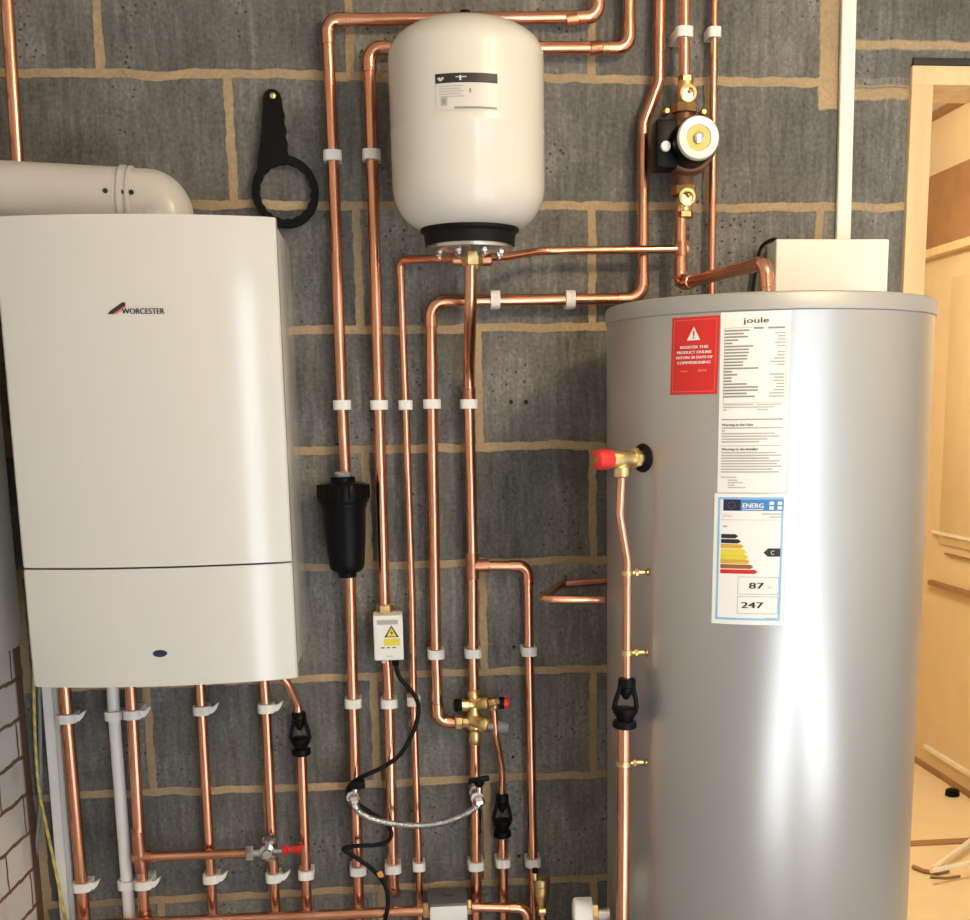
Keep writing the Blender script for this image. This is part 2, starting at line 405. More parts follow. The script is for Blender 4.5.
# ------------------------------------------------------------------ the setting
XC = at(39, 860, 0).x          # corner of block wall and brick wall
XJ = at(904.5, 200, 0).x         # left side of the doorway
ZL = at(930, 66, 0).z          # underside of lintel
XR, YR, ZC = 2.75, -3.7, 2.45
XD = XJ+.84
b_ = BM()
box(b_, (XC-.3, 0, 0), (XJ, .12, ZC)); box(b_, (XJ, 0, ZL), (XD, .12, ZC)); box(b_, (XD, 0, 0), (XR+.1, .12, ZC))
struct('wall_back', b_, block, flat=True, label='dark grey concrete block wall with tan mortar joints', cat='wall')
SP = 0.0602
b_ = BM(); box(b_, (-.1, -3.75, 0), (0, .0, ZC))
wl = struct('wall_left', b_, brickm, flat=True, label='white painted brick wall beside the boiler', cat='wall')
wl.location = (XC, 0, 0); wl.rotation_euler = (0, 0, -SP)
b_ = BM(); box(b_, (-.8, YR-.1, -.1), (XR+.1, 3.1, 0)); struct('floor', b_, concrete, flat=True)
b_ = BM(); box(b_, (-.8, YR-.1, ZC), (XR+.1, 3.1, ZC+.1)); struct('ceiling', b_, ceil_m, flat=True)
b_ = BM(); box(b_, (XR, YR-.1, 0), (XR+.1, 0, ZC)); struct('wall_right', b_, plaster, flat=True)
# rear wall behind the photographer with two tall openings to the daylight
OPEN = ((1.16, 1.50), (1.90, 2.50))
b_ = BM()
xs = [-.8, OPEN[0][0], OPEN[0][1], OPEN[1][0], OPEN[1][1], XR]
for i in (0, 2, 4): box(b_, (xs[i], YR-.1, 0), (xs[i+1], YR, ZC))
for i in (1, 3): box(b_, (xs[i], YR-.1, 1.95), (xs[i+1], YR, ZC))
struct('wall_rear', b_, plaster, flat=True)
# room beyond the doorway
XH = at(912, 787, 2.15).x
b_ = BM(); box(b_, (XJ-.5, 3.0, 0), (XR+.1, 3.1, ZC)); struct('wall_hall', b_, hall_m, flat=True)
b_ = BM(); box(b_, (XH, .12, 0), (XH+.1, 3.0, ZC)); struct('wall_hall_right', b_, hall_m, flat=True)
b_ = BM(); box(b_, (XJ-.6, .12, 0), (XJ-.5, 3.1, ZC)); struct('wall_hall_left', b_, hall_m, flat=True)
b_ = BM(); box(b_, (XJ-.5, .12, 0), (XH, 3.0, .008)); struct('floor_hall', b_, ply, flat=True)
fw = .044
b_ = BM()
box(b_, (XJ, -.012, 0), (XJ+fw, .13, ZL-.035), .002); box(b_, (XD-fw, -.012, 0), (XD, .13, ZL-.035), .002)
box(b_, (XJ, -.012, ZL-.037), (XD, .13, ZL-.002), .002)
struct('trim_1', b_, wood, label='pale pine door frame at the right', cat='door frame')
b_ = BM(); lz = at(930, 57, -.01).z
box(b_, (XJ+.004, -.006, ZL), (XD+.1, .02, lz), .001); struct('trim_2', b_, lintel_m, label='black lintel strip over the door frame', cat='lintel')

# ------------------------------------------------------------------ pipes
R22, R15 = .0112, .0076
def P(pts, Y):
    return [at(p[0], p[1], p[2] if len(p) > 2 else Y) for p in pts]
def pipe(label, pts, r, Y=-.034, rad=None, m=copper, elbows=True, tees=(), sockets=(), cat='pipe', name='copper_pipe'):
    W = P(pts, Y)
    if pts[-1][1] >= 940: W[-1].z = .001        # down to the floor
    if pts[0][1] <= -20: W[0].z = ZC-.001         # up to the ceiling
    path, arcs = fillet(W, rad or r*2.0)
    base = min(W, key=lambda p: p.z).copy()
    small = [a for a in arcs if elbows and a[3] < 2.1]
    bm = BM(); sweep(bm, path, r, 16)
    if not small and not tees and not sockets:
        return single(name, bm, m, label, cat)
    t = thing(name, label, cat, base); obj('tube', bm, m, t)
    for arc, d1, d2, ang in small:
        bm = BM(); ext = r*1.7
        sweep(bm, [arc[0]+d1*ext, arc[0]+d1*ext*.97]+arc+[arc[-1]+d2*ext*.97, arc[-1]+d2*ext], [r*1.02, r*1.13]+[r*1.15]*len(arc)+[r*1.13, r*1.02], 16)
        obj('elbow', bm, copper, t)
    for (q, ax, ln) in tees:
        c = at(q[0], q[1], q[2] if len(q) > 2 else Y); bm = BM(); ax = V(ax)
        sweep(bm, [c-V((0, 0, ln)), c+V((0, 0, ln))], r*1.17, 16); sweep(bm, [c, c+ax*ln*1.3], r*1.17, 16)
        obj('tee', bm, copper_dull, t)
    for q, ln in sockets:
        c = at(q[0], q[1], q[2] if len(q) > 2 else Y); bm = BM()
        k = min(range(len(path)-1), key=lambda i: ((path[i]+path[i+1])/2-c).length); d = (path[k+1]-path[k]).normalized()
        sweep(bm, [c-d*ln, c-d*ln*.9, c+d*ln*.9, c+d*ln], [r*1.02, r*1.14, r*1.14, r*1.02], 16); obj('coupling', bm, copper_dull, t)
    return t
pipe('copper pipe from the top running behind the white vessel and down to the black filter',
     [(599, -40), (598, 17), (327, 20), (333, 156), (342, 405), (345.5, 474)], R22, sockets=(((572, 19), .012),))
pipe('copper pipe from below the black filter down behind the low horizontal pipe', [(350, 572), (353, 703), (358, 870), (359, 960)], R22)
pipe('copper pipe from behind the vessel down to the grey box with yellow sticker',
     [(630, -40), (629, 48), (369, 48), (372, 155), (379, 405), (384.5, 606)], R22, sockets=(((596, 48), .012),))
pipe('copper pipe below the grey warning-sticker box, behind the black cable', [(387, 655), (389, 703), (393, 868), (394, 890), (396, 893, -.012)], R22, rad=.02)
pipe('thin copper pipe branching left under the vessel and dropping to the bottom',
     [(468, 258.5, -.165), (430, 258.5, -.09), (400, 260, -.032), (405.5, 405, -.03), (412, 600, -.03), (413.5, 701, -.03), (419, 866, -.03), (420, 950, -.03)], R15)
pipe('copper pipe kinked sideways left of the pump, then running to the mixing valve',
     [(662, -40), (659, 82), (643.5, 124), (642.5, 299), (431, 301), (432, 404), (436, 654), (438, 722), (460, 722)], R22, rad=.03, tees=(), sockets=())
pipe('copper pipe dropping from the vessel underside to the top of the brass mixing valve',
     [(471, 264, -.19), (470.5, 310, -.165), (469, 372, -.048), (469, 404), (472.5, 560), (473, 653), (474, 696)], R22, rad=.09, elbows=False,
     tees=(((472.3, 566), (1, 0, 0), .026),), sockets=(((469, 393, -.038), .012),))
pipe('copper branch pipe leaving the middle tee right and down to the brass air vent',
     [(478, 566), (528, 566), (529, 651), (533, 862), (534, 960)], R22*.9)
pipe('copper pipe below the brass mixing valve beside the hose valve', [(474.5, 738), (476, 800), (476, 865), (476, 960)], R22)
pipe('thin copper pipe running right from under the vessel to the pump pipe',
     [(474, 258.5, -.165), (505, 257, -.12), (540, 251, -.062), (683, 249, -.062)], R15, elbows=False, rad=.06, cat='pipe')
pipe('copper pipe above the pump with a white clip', [(683.5, -40), (684.5, 88)], R22*.95, Y=-.06)
pipe('copper pipe below the pump turning across to the cylinder top',
     [(681, 207, -.06), (680, 285, -.06), (765.5, 262, -.33), (767.5, 293.5, -.33)], R22, tees=(((681, 249, -.06), (0, -.4, 0), .014),))
pipe('thin copper pipe with white clip right of the pump going down behind the cylinder', [(714.5, -40), (711, 330)], R15*.95, Y=-.03)
pipe('copper pipe at the top left going down behind the white flue', [(9, -30), (19.5, 190)], R22, Y=-.05)
# pipes under the boiler
pipe('leftmost copper pipe under the boiler beside the white trunking', [(62, 650), (67, 718), (82, 886), (86, 950)], R22*1.1)
pipe('white plastic condensate pipe under the boiler', [(111, 650), (114, 715), (127, 884), (131, 950)], .0118, m=white_pl, name='plastic_pipe')
pipe('copper pipe under the boiler right next to the white plastic pipe', [(128, 650), (132.5, 714), (140, 850), (143, 884), (145, 925)], R22, Y=-.056)
pipe('copper pipe under the boiler crossed by the horizontal branch pipe', [(198, 650), (201.5, 710), (211, 878), (214, 950)], R22*.92, Y=-.03)
pipe('copper pipe under the boiler with the red-handled valve', [(262, 650), (266, 708), (274, 877), (277, 950)], R22*.92, Y=-.03)
pipe('short bent copper pipe from the boiler corner into a black tundish', [(270, 660, -.06), (288, 684, -.05), (298, 706), (298.5, 716)], R15*1.05, elbows=False, rad=.03)
pipe('copper pipe below the black tundish under the boiler corner', [(301.5, 750), (306, 874), (308, 960)], R22*.92)
pipe('horizontal copper branch pipe to the red-handled valve', [(133, 857.5, -.056), (249, 853, -.056)], R22*.92)
pipe('low horizontal copper pipe left of the grey and white valve head', [(40, 927, -.08), (150, 922.5, -.08), (428, 910.5, -.08)], R22*1.0)
pipe('short copper pipe right of the grey and white valve head bending down', [(466, 907, -.08), (527, 908, -.08), (530, 960, -.08)], R22*.95)
pipe('thin copper discharge pipe from the mixing valve into a black tundish', [(494, 708, -.065), (496, 735, -.06), (502, 768, -.04), (502, 800, -.034)], .0068, elbows=False, rad=.06)
pipe('copper pipe below the black tundish near the mixing valve', [(502.5, 830), (503, 862), (504, 960)], R22*.9)
# pipes at the cylinder's side
CX, CY, CR, CT = 1.1554, -.3143, .277, Z0-.4405
pipe('copper pipe loop leaving the left side of the cylinder', [(604, 600, -.25), (541.5, 599, -.25), (561, 584.5, -.022), (640, 578, -.022)], R15*1.05, rad=.016, elbows=False)
ph_, z_ = cyl_hit(643, 458, CX, CY, CR)
NV = V((math.sin(ph_), -math.cos(ph_), 0)); vp = V((CX, CY, z_))+NV*CR
def along(px_):               # distance out from the cylinder at which the valve reaches this column of the photograph
    return min((k*.0005 for k in range(400)), key=lambda k: abs(img_x(vp+NV*k)-px_))
T_OUT, T_CAP, T_END = along(622), along(611), along(594.5)
Ypipe = vp.y+NV.y*T_OUT
pipe('thin copper pipe below the red-capped relief valve in front of the cylinder',
     [(622, 474, Ypipe), (620, 515, Ypipe), (627.5, 560, Ypipe+.006), (627, 684, Ypipe+.006)], R15*.98, elbows=False, rad=.05)
pipe('thicker copper pipe below the black tundish in front of the cylinder', [(624, 722, Ypipe+.006), (622, 980, Ypipe+.006)], R22)

# ------------------------------------------------------------------ pipe clips
def clip(label, px, py, r, Y=-.034, tail=False, horiz=False):
    c = at(px, py, Y); h = .0088
    t = thing('pipe_clip', label, 'pipe clip', (c.x, 0, c.z), 'white plastic pipe clips')
    ro = r+.0058; w = ro*.96
    bm = BM()
    if horiz: box(bm, (c.x-h, c.y+r*.6, c.z-w), (c.x+h, -.0002, c.z+w), .0012)
    else: box(bm, (c.x-w, c.y+r*.6, c.z-h), (c.x+w, -.0002, c.z+h), .0012)
    obj('base', bm, clip_pl, t)
    n = 28
    def ringpts(q): return [(q*math.cos(2*PI*i/n), q*math.sin(2*PI*i/n)) for i in range(n)]
    def sq(q):       # slightly squared outline
        return [(q*math.copysign(abs(math.cos(2*PI*i/n))**.75, math.cos(2*PI*i/n)), q*math.copysign(abs(math.sin(2*PI*i/n))**.75, math.sin(2*PI*i/n))) for i in range(n)]
    bm = BM()
    if horiz: mf = lambda x, y, d: V((c.x+d, c.y+y, c.z+x))
    else: mf = lambda x, y, d: V((c.x+x, c.y+y, c.z+d))
    extrude(bm, sq(ro), mf, -h, h, holes=ringpts(r+.0004))
    es = [e for e in bm.edges if abs(e.verts[0].co[0 if horiz else 2]-e.verts[1].co[0 if horiz else 2]) < 1e-6 and e.calc_face_angle(0) > 1.2]
    bmesh.ops.bevel(bm, geom=es, offset=.0008, segments=1, affect='EDGES')
    obj('band', bm, clip_pl, t)
    if tail:
        bm = BM(); pts = [(ro*.7, -.0075), (ro+.006, -.006), (ro+.013, .001), (ro+.019, .014), (ro+.0135, .011), (ro+.007, .0065), (ro*.7, .007)]
        extrude(bm, pts, lambda x, y, d: V((c.x+x, c.y-d, c.z+y)), -.004, .006)
        obj('latch', bm, clip_pl, t)
    return t
for a in (
    ('white clip on the pipe above the black filter, level with the vessel', 332.5, 156, R22),
    ('white clip immediately left of the vessel on the inner pipe', 371.5, 155, R22),
    ('white clip on the pipe just above the black filter, level with the other mid clips', 342, 405, R22),
    ('white clip above the grey warning box, at mid height of the wall', 379, 405, R22),
    ('small white clip on the thinnest pipe at mid height', 405.5, 405, R15, -.03),
    ('white clip on the mixing valve inlet pipe at mid height', 432, 404, R22),
    ('white clip on the pipe below the vessel at mid height', 469, 404, R22),
    ('white upright clip on the horizontal pipe, nearer the vessel drop pipe', 495, 299.5, R22, -.034, False, True),
    ('white upright clip on the horizontal pipe, nearer the cylinder', 570, 299.5, R22, -.034, False, True),
    ('white clip on the pipe directly above the pump', 684, 33, R22*.95, -.06),
    ('white clip on the thin pipe at the right of the pump pipe', 714, 33, R15*.95, -.03),
    ('white clip on the pipe just above the bend into the mixing valve', 436, 654, R22),
    ('white clip on the pipe straight above the brass mixing valve', 473, 653, R22),
    ('white clip on the branch pipe right of the mixing valve', 529, 651, R22*.9),
    ('white clip on the pipe below the black filter, upper of the two', 353, 703, R22),
    ('white clip on the pipe below the grey warning box, upper of the two', 389, 703, R22),
    ('small white clip on the thin pipe behind the black cable curve', 413.5, 701, R15, -.03),
    ('white clip on the pipe below the black filter, lower of the two', 358, 870, R22),
    ('white clip on the pipe below the grey warning box, lower of the two', 393, 868, R22),
    ('small white clip on the thin pipe near the bottom, above the valve head', 419, 866, R15, -.03),
    ('white clip below the hose valve on the mixing valve pipe', 476, 865, R22),
    ('white clip below the black tundish near the mixing valve', 503, 862, R22*.9),
    ('white clip just above the brass air vent', 533, 862, R22*.9),
    ('upper open-latched white clip on the leftmost pipe under the boiler', 67, 718, R22*1.1, -.034, True),
    ('upper white clip on the white plastic pipe', 114, 715, .0118, -.034),
    ('upper open-latched white clip on the copper pipe beside the plastic pipe', 132.5, 714, R22, -.056, True),
    ('upper open-latched white clip on the pipe crossed by the branch pipe', 201.5, 710, R22*.92, -.03, True),
    ('upper open-latched white clip on the red-handled valve pipe', 266, 708, R22*.92, -.03, True),
    ('lower open-latched white clip on the leftmost pipe under the boiler', 82, 886, R22*1.1, -.034, True),
    ('lower white clip on the white plastic pipe', 127, 884, .0118, -.034),
    ('lower open-latched white clip on the copper pipe beside the plastic pipe', 143, 884, R22, -.056, True),
    ('lower open-latched white clip on the pipe crossed by the branch pipe', 211, 878, R22*.92, -.03, True),
    ('open-latched white clip below the red-handled valve', 273.5, 877, R22*.92, -.03, True),
    ('white clip on the pipe below the boiler-corner tundish', 306, 874, R22*.92)):
    clip(*a)

# ------------------------------------------------------------------ boiler
BX0, BX1, BZ0, BD = -.1115, -.1115+.4395, Z0-1.0571, .3586
BZ1 = BZ0+.756
SAG = .030
RR = ((BX1-BX0)**2/4+SAG**2)/(2*SAG); BXM = (BX0+BX1)/2
def front(x): return -(BD+SAG-RR+math.sqrt(max(RR*RR-(x-BXM)**2, 0)))
boiler = thing('wall_boiler', 'large white wall-hung boiler with glossy curved front', 'boiler', (BXM, -.001, BZ0))
bm = BM(); box(bm, (BX0+.003, -BD+.03, BZ0+.008), (BX1-.003, -.004, BZ1-.004), .004); obj('casing', bm, boiler_w, boiler)
def panel(z0, z1):
    bm = BM(); n = 28; e = .007
    pts = [(BX1, -BD+.032), (BX0, -BD+.032)]
    for i in range(n+1):
        x = BX0+(BX1-BX0)*i/n; y = front(x)
        d = min(x-BX0, BX1-x)
        pts.append((x, y))
    pts[2] = (BX0, front(BX0)+.003); pts[-1] = (BX1, front(BX1)+.003)
    pts.insert(3, (BX0+.003, front(BX0+.003))); pts.insert(-1, (BX1-.003, front(BX1-.003)))
    extrude(bm, pts, lambda x, y, d: V((x, y, d)), z0, z1)
    es = [e_ for e_ in bm.edges if abs(e_.verts[0].co.z-e_.verts[1].co.z) < 1e-6 and e_.verts[0].co.y < -BD+.02 and e_.verts[1].co.y < -BD+.02]
    bmesh.ops.bevel(bm, geom=es, offset=.0025, segments=2, affect='EDGES')
    return bm
ZSPL = at(160, 567.5, front(.12)).z
up_p = obj('front_panel', panel(ZSPL+.0016, BZ1), boiler_w, boiler, angle=25)
fl_p = obj('control_flap', panel(BZ0, ZSPL-.0016), boiler_w, boiler, angle=25)
fmap = lambda u, v, l: V((u, front(u)-l, v))
bm = BM()
a = at(107, 314, -.39); c = at(164, 308, -.39); zb = a.z; hh = at(140, 308, -.39).z-zb
wd = c.x-a.x
for q, mi in (((0, .0005, .36*wd*.86, hh*1.55), 0),):
    pts = [(0, .5*hh*0), (.05*wd, .55*hh), (.27*wd, 2.0*hh), (.33*wd, 2.0*hh), (.33*wd, 1.45*hh), (.12*wd, 0)]
    tri_face(bm, [fmap(a.x+x, zb+y, .0006) for x, y in pts], 0)
    pts = [(.10*wd, 0), (.155*wd, 0), (.33*wd, 1.15*hh), (.33*wd, 1.5*hh)]
    tri_face(bm, [fmap(a.x+x, zb+y, .0008) for x, y in pts], 1)
text(bm, 'WORCESTER', fmap, a.x+.26*wd, zb, hh, 0, w=.74*wd, bold=.0004)
obj('badge', bm, [ink, p_lred], parent=up_p, flat=True)
bm = BM(); e0 = at(160, 653.5, front(.12)); n = 20
bmf = [fmap(e0.x+.0115*math.cos(2*PI*i/n), e0.z+.0058*math.sin(2*PI*i/n), .0012) for i in range(n)]
bmb = [fmap(e0.x+.0125*math.cos(2*PI*i/n), e0.z+.0066*math.sin(2*PI*i/n), -.001) for i in range(n)]
vf = [bm.verts.new(p) for p in bmf]; vb = [bm.verts.new(p) for p in bmb]; bm.faces.new(vf)
for i in range(n): bm.faces.new((vf[i], vf[(i+1) % n], vb[(i+1) % n], vb[i]))
obj('indicator_window', bm, p_navy, parent=fl_p)
# flue
fa = at(190, 205, -.2); fa = V((at(160, 190, -.2).x, -.2, BZ1))
rf = .0505; sl = math.tan(.05)
flue = thing('boiler_flue', 'white flue pipe with elbow on top of the boiler', 'flue', (fa.x, fa.y, BZ1))
zc = at(150, 169, -.2).z-rf
ex = at(193, 200, -.2).x-rf
corner = V((ex, -.2, zc))
xl = XC-.02
bm = BM(); j = V((at(113, 193, -.25).x, -.2, 0)); j.z = zc+(ex-j.x)*sl
end = V((xl, -.2, zc+(ex-xl)*sl))
sweep(bm, [end, j], rf*.985, 36); obj('duct', bm, flue_w, flue)
bm = BM(); path, _ = fillet([j, corner, V((ex, -.2, BZ1-.002))], .048, 12); sweep(bm, path, rf*.98, 36); obj('elbow', bm, flue_w, flue)
dv = (j-end).normalized()
for k, (o_, w_, rr) in enumerate(((-.0035, .003, 1.0), (.004, .011, 1.06), (.018, .008, 1.045))):
    bm = BM(); lathe(bm, j+dv*o_, dv, [(rf*.98, 0), (rf*rr, .0012), (rf*rr, w_-.0012), (rf*.98, w_)], 36); obj('collar', bm, flue_w if k else casing_w, flue)
for o_ in (-.012, .013, .03):
    nn = V((0, -math.cos(.05), math.sin(.05))); pc = j+dv*o_+nn*rf*1.03
    bm = BM(); lathe(bm, pc-nn*.002, nn, [(.0042, 0), (.0042, .002), (.003, .0032)], 10); obj('screw', bm, ink, flue)
bm = BM(); lathe(bm, V((ex, -.2, BZ1-.001)), (0, 0, 1), [(.066, 0), (.066, .008), (.058, .014), (.052, .016)], 36); obj('base_ring', bm, flue_w, flue)
# casing on the left wall
ca = at(22, 644, -.2)
bm = BM()
n = 8; w0, w1, rz = -.95, -.2, .03
y0, y1, z0, z1 = -.85, -.2, ca.z, 1.86
pts = [(y0, z0)] + [(y1-.028+.028*math.cos(-PI/2+PI/2*i/n), z0+.02+.02*math.sin(-PI/2+PI/2*i/n)) for i in range(n+1)] + [(y1, z1), (y0, z1)]
cth = ca.x-(XC-.2*math.tan(SP))
extrude(bm, pts, lambda x, y, d: V((XC+x*math.tan(SP)+.001+d, x, y)), 0, cth)
single('wall_cabinet', bm, casing_w, 'pale wall cabinet edge on the brick wall left of the boiler', 'cabinet')

# ------------------------------------------------------------------ expansion vessel
vx = at(467.5, 128, -.19).x; VY, VR = -.19, .1335
zt = at(467, 16, VY-.03).z; zb = at(467, 226, VY-.06).z
vs_ = thing('expansion_vessel', 'white rounded expansion vessel hung on the wall above the pipes', 'vessel', (vx, VY, zb))
Ht = zt-zb; rb = .062; prof = [(.0001, Ht)]
prof = []
for i in range(13):
    a_ = PI/2*i/12; prof.append((VR*max(math.sin(a_), 1e-7)**.82 if i else 0, Ht-.062+.062*math.cos(a_)**.95 if i < 12 else Ht-.062))
zs = at(467, 117, VY-VR).z-zb
prof += [(VR, zs+.004), (VR*1.004, zs+.0015), (VR*1.004, zs-.0015), (VR*.997, zs-.004), (VR*.997, .075)]
for i in range(1, 11):
    a_ = PI/2*i/10; prof.append((VR*.997-.062*(1-math.cos(a_)), .075-.075*math.sin(a_)))
bm = BM(); lathe(bm, (vx, VY, zb), (0, 0, 1), prof[::-1], 64); obj('shell', bm, vessel_w, vs_)
bm = BM(); lathe(bm, (vx, VY, zb+.004), (0, 0, -1), [(.087, 0), (.087, .006), (.081, .011), (.079, .030), (.074, .030)], 48); obj('rubber_ring', bm, rubber, vs_)
fz = zb-.026
bm = BM(); lathe(bm, (vx, VY, fz), (0, 0, -1), [(.070, -.002), (.0755, 0), (.0755, .006), (.066, .010), (.030, .013), (.022, .018)], 48); obj('flange', bm, steel, vs_)
for i in range(8):
    a_ = 2*PI*(i+.5)/8; bm = BM(); q = V((vx+.058*math.cos(a_), VY+.058*math.sin(a_), fz-.008))
    hexnut(bm, q-V((0, 0, .003)), (0, 0, 1), .0062, .007); lathe(bm, q-V((0, 0, .006)), (0, 0, -1), [(.003, 0), (.003, .005)], 8); obj('flange_bolt', bm, chrome, vs_)
ns = at(471, 254, VY).z
bm = BM(); lathe(bm, (vx+.003, VY, fz-.012), (0, 0, -1), [(.0085, 0), (.0085, max(fz-.012-ns, .01))], 16); obj('stem', bm, chrome, vs_)
bm = BM(); lathe(bm, (vx, VY, zt+.001), (0, 0, 1), [(.016, 0), (.016, .006), (.009, .008), (.009, .016), (.004, .018)], 20); obj('air_cap', bm, black_pl, vs_)
bm = BM()   # wall bracket strap behind
box(bm, (vx-.03, VY+VR-.012, zb+.10), (vx+.03, VY+VR+.001, zb+.30), .003); box(bm, (vx-.008, VY+VR, zb+.13), (vx+.008, -.0005, zb+.15)); box(bm, (vx-.008, VY+VR, zb+.25), (vx+.008, -.0005, zb+.27))
obj('wall_bracket', bm, steel, vs_)
p0, q0 = cyl_hit(435.5, 74.5, vx, VY, VR); p1, q1 = cyl_hit(498, 111, vx, VY, VR)
LW, LH = (p1-p0)*VR, q0-q1
mf = cyl_map(vx, VY, VR+.0006, p0, q1); bm = BM()
patch(bm, mf, 0, 0, LW, LH, 0, .0003, 16); patch(bm, mf, 0, LH*.74, LW, LH, 1, .0006, 16)
tri_face(bm, [mf(LW*x, LH*y, .0009) for x, y in ((.03, .88), (.07, .80), (.10, .80), (.15, .88), (.11, .91), (.09, .86), (.07, .91))], 0)
patch(bm, mf, LW*.33, LH*.88, LW*.5, LH*.905, 0, .0009, 2); patch(bm, mf, LW*.39, LH*.80, LW*.42, LH*.93, 0, .0009)
for k in range(5):
    patch(bm, mf, LW*.06, LH*(.64-.07*k), LW*(.45-.04*(k % 2)), LH*(.665-.07*k), 3, .0007, 6)
patch(bm, mf, LW*.30, LH*.03, LW*.98, LH*.09, 2, .0007, 10)
patch(bm, mf, LW*.54, LH*.46, LW*.57, LH*.58, 2, .0007); patch(bm, mf, LW*.08, LH*.12, LW*.19, LH*.36, 3, .0007, 3)
patch(bm, mf, LW*.11, LH*.17, LW*.16, LH*.30, 2, .0009, 2)
obj('label_sticker', bm, [paper_s, ink, ink_g, ink_lg], parent=None, root=vs_, flat=True)
# brass tee under the vessel
q = at(472.5, 259, VY+.005)
t = thing('brass_tee', 'brass tee fitting under the vessel joining three pipes', 'fitting', q-V((0, 0, .02)))
bm = BM(); lathe(bm, q-V((0, 0, .018)), (0, 0, 1), [(.0115, 0), (.0125, .004), (.0125, .026), (.010, .030), (.010, .038)], 20); obj('body', bm, brass, t)
bm = BM(); hexnut(bm, q-V((0, 0, .004)), (0, 0, 1), .0185, .016); obj('union_nut', bm, brass, t)
bm = BM(); lathe(bm, q+V((-.036, .018, 0)), (1, 0, 0), [(.008, 0), (.0105, .002), (.0105, .070), (.008, .072)], 16); obj('side_arm', bm, copper_dull, t)

# ------------------------------------------------------------------ black filter
fc = at(342.5, 474, -.061); zf0 = fc.z; zf1 = at(349, 577, -.061).z; L = zf0-zf1
f0 = V((fc.x, -.061, zf0)); ax = (V((at(347.5, 577, -.061).x, -.061, zf1))-f0).normalized()
t = thing('magnetic_filter', 'black cylindrical pipe filter with screw cap hanging on copper pipe', 'filter', f0+ax*L)
bm = BM(); n = 48
lathe(bm, f0+ax*.005, ax, [(.022, 0), (.024, .002), (.024, .010), (.044, .013), (.0485, .019), (.0485, .046), (.046, .050), (.045, .050)], 48)
obj('cap', bm, black_pl, t)
for i in range(20):
    a_ = 2*PI*i/20
    if math.sin(a_) > .5: continue
bm = BM()
for i in range(24):
    a_ = 2*PI*i/24; p = f0+V((.0485*math.cos(a_), .0485*math.sin(a_), 0))+ax*.020
    sweep(bm, [p, p+ax*.025], .0022, 6)
obj('cap_ribs', bm, black_pl, t)
bm = BM(); lathe(bm, f0, ax, [(.041, .050), (.0435, .055), (.0435, .062), (.041, .066), (.0385, .12), (.0345, L-.028), (.033, L-.018), (.026, L-.011), (.0185, L-.009), (.0175, L)], 48); obj('canister', bm, black_pl, t)
bm = BM(); lathe(bm, f0+ax*-.004, ax, [(.0135, 0), (.016, .003), (.016, .012)], 20); obj('inlet_collar', bm, grey_pl, t)

# ------------------------------------------------------------------ grey control box with warning sticker on pipe
b0 = at(374.5, 661, -.085); b1 = at(402.5, 615, -.085)
t = thing('control_box', 'light grey control box with yellow warning sticker on copper pipe', 'control box', ((b0.x+b1.x)/2, -.05, b0.z))
bm = BM(); box(bm, (b0.x, -.085, b0.z), (b1.x, -.028, b1.z), .003, 3); obj('enclosure', bm, white_pl, t)
mfb = lambda u, v, l: V((b0.x+u, -.085-l, b0.z+v)); bw, bh = b1.x-b0.x, b1.z-b0.z
bm = BM(); patch(bm, mfb, bw*.1, bh*.06, bw*.92, bh*.95, 0, .0003)
patch(bm, mfb, bw*.13, bh*.80, bw*.83, bh*.90, 1, .0006)
tri_face(bm, [mfb(bw*x, bh*y, .0006) for x, y in ((.36, .515), (.86, .515), (.61, .78))], 2)
tri_face(bm, [mfb(bw*x, bh*y, .0009) for x, y in ((.44, .535), (.78, .535), (.61, .725))], 3)
tri_face(bm, [mfb(bw*x, bh*y, .0012) for x, y in ((.62, .68), (.55, .605), (.61, .61), (.585, .55), (.67, .635), (.605, .63))], 2)
patch(bm, mfb, bw*.34, bh*.33, bw*.88, bh*.49, 3, .0006)
for x0, x1 in ((.24, .36), (.44, .54), (.62, .74)): patch(bm, mfb, bw*x0, bh*.275, bw*x1, bh*.30, 2, .0006)
patch(bm, mfb, bw*.42, bh*.09, bw*.62, bh*.105, 1, .0006)
obj('warning_sticker', bm, [paper, ink_lg, ink, p_yel], t, flat=True)
q = at(385, 608, -.034); bm = BM(); hexnut(bm, q, (0, 0, 1), .0185, .016); lathe(bm, q-V((0, 0, .018)), (0, 0, 1), [(.014, 0), (.014, .012)], 20); obj('compression_nut', bm, brass, t)
q = at(395.5, 663, -.06); bm = BM(); lathe(bm, q+V((0, 0, .006)), (0, 0, -1), [(.0075, 0), (.0075, .008), (.0055, .012)], 16); obj('cable_gland', bm, black_pl, t)
q = at(384, 662, -.06); bm = BM(); lathe(bm, q+V((0, 0, .004)), (0, 0, -1), [(.004, 0), (.004, .006)], 12); obj('screw', bm, white_pl, t)
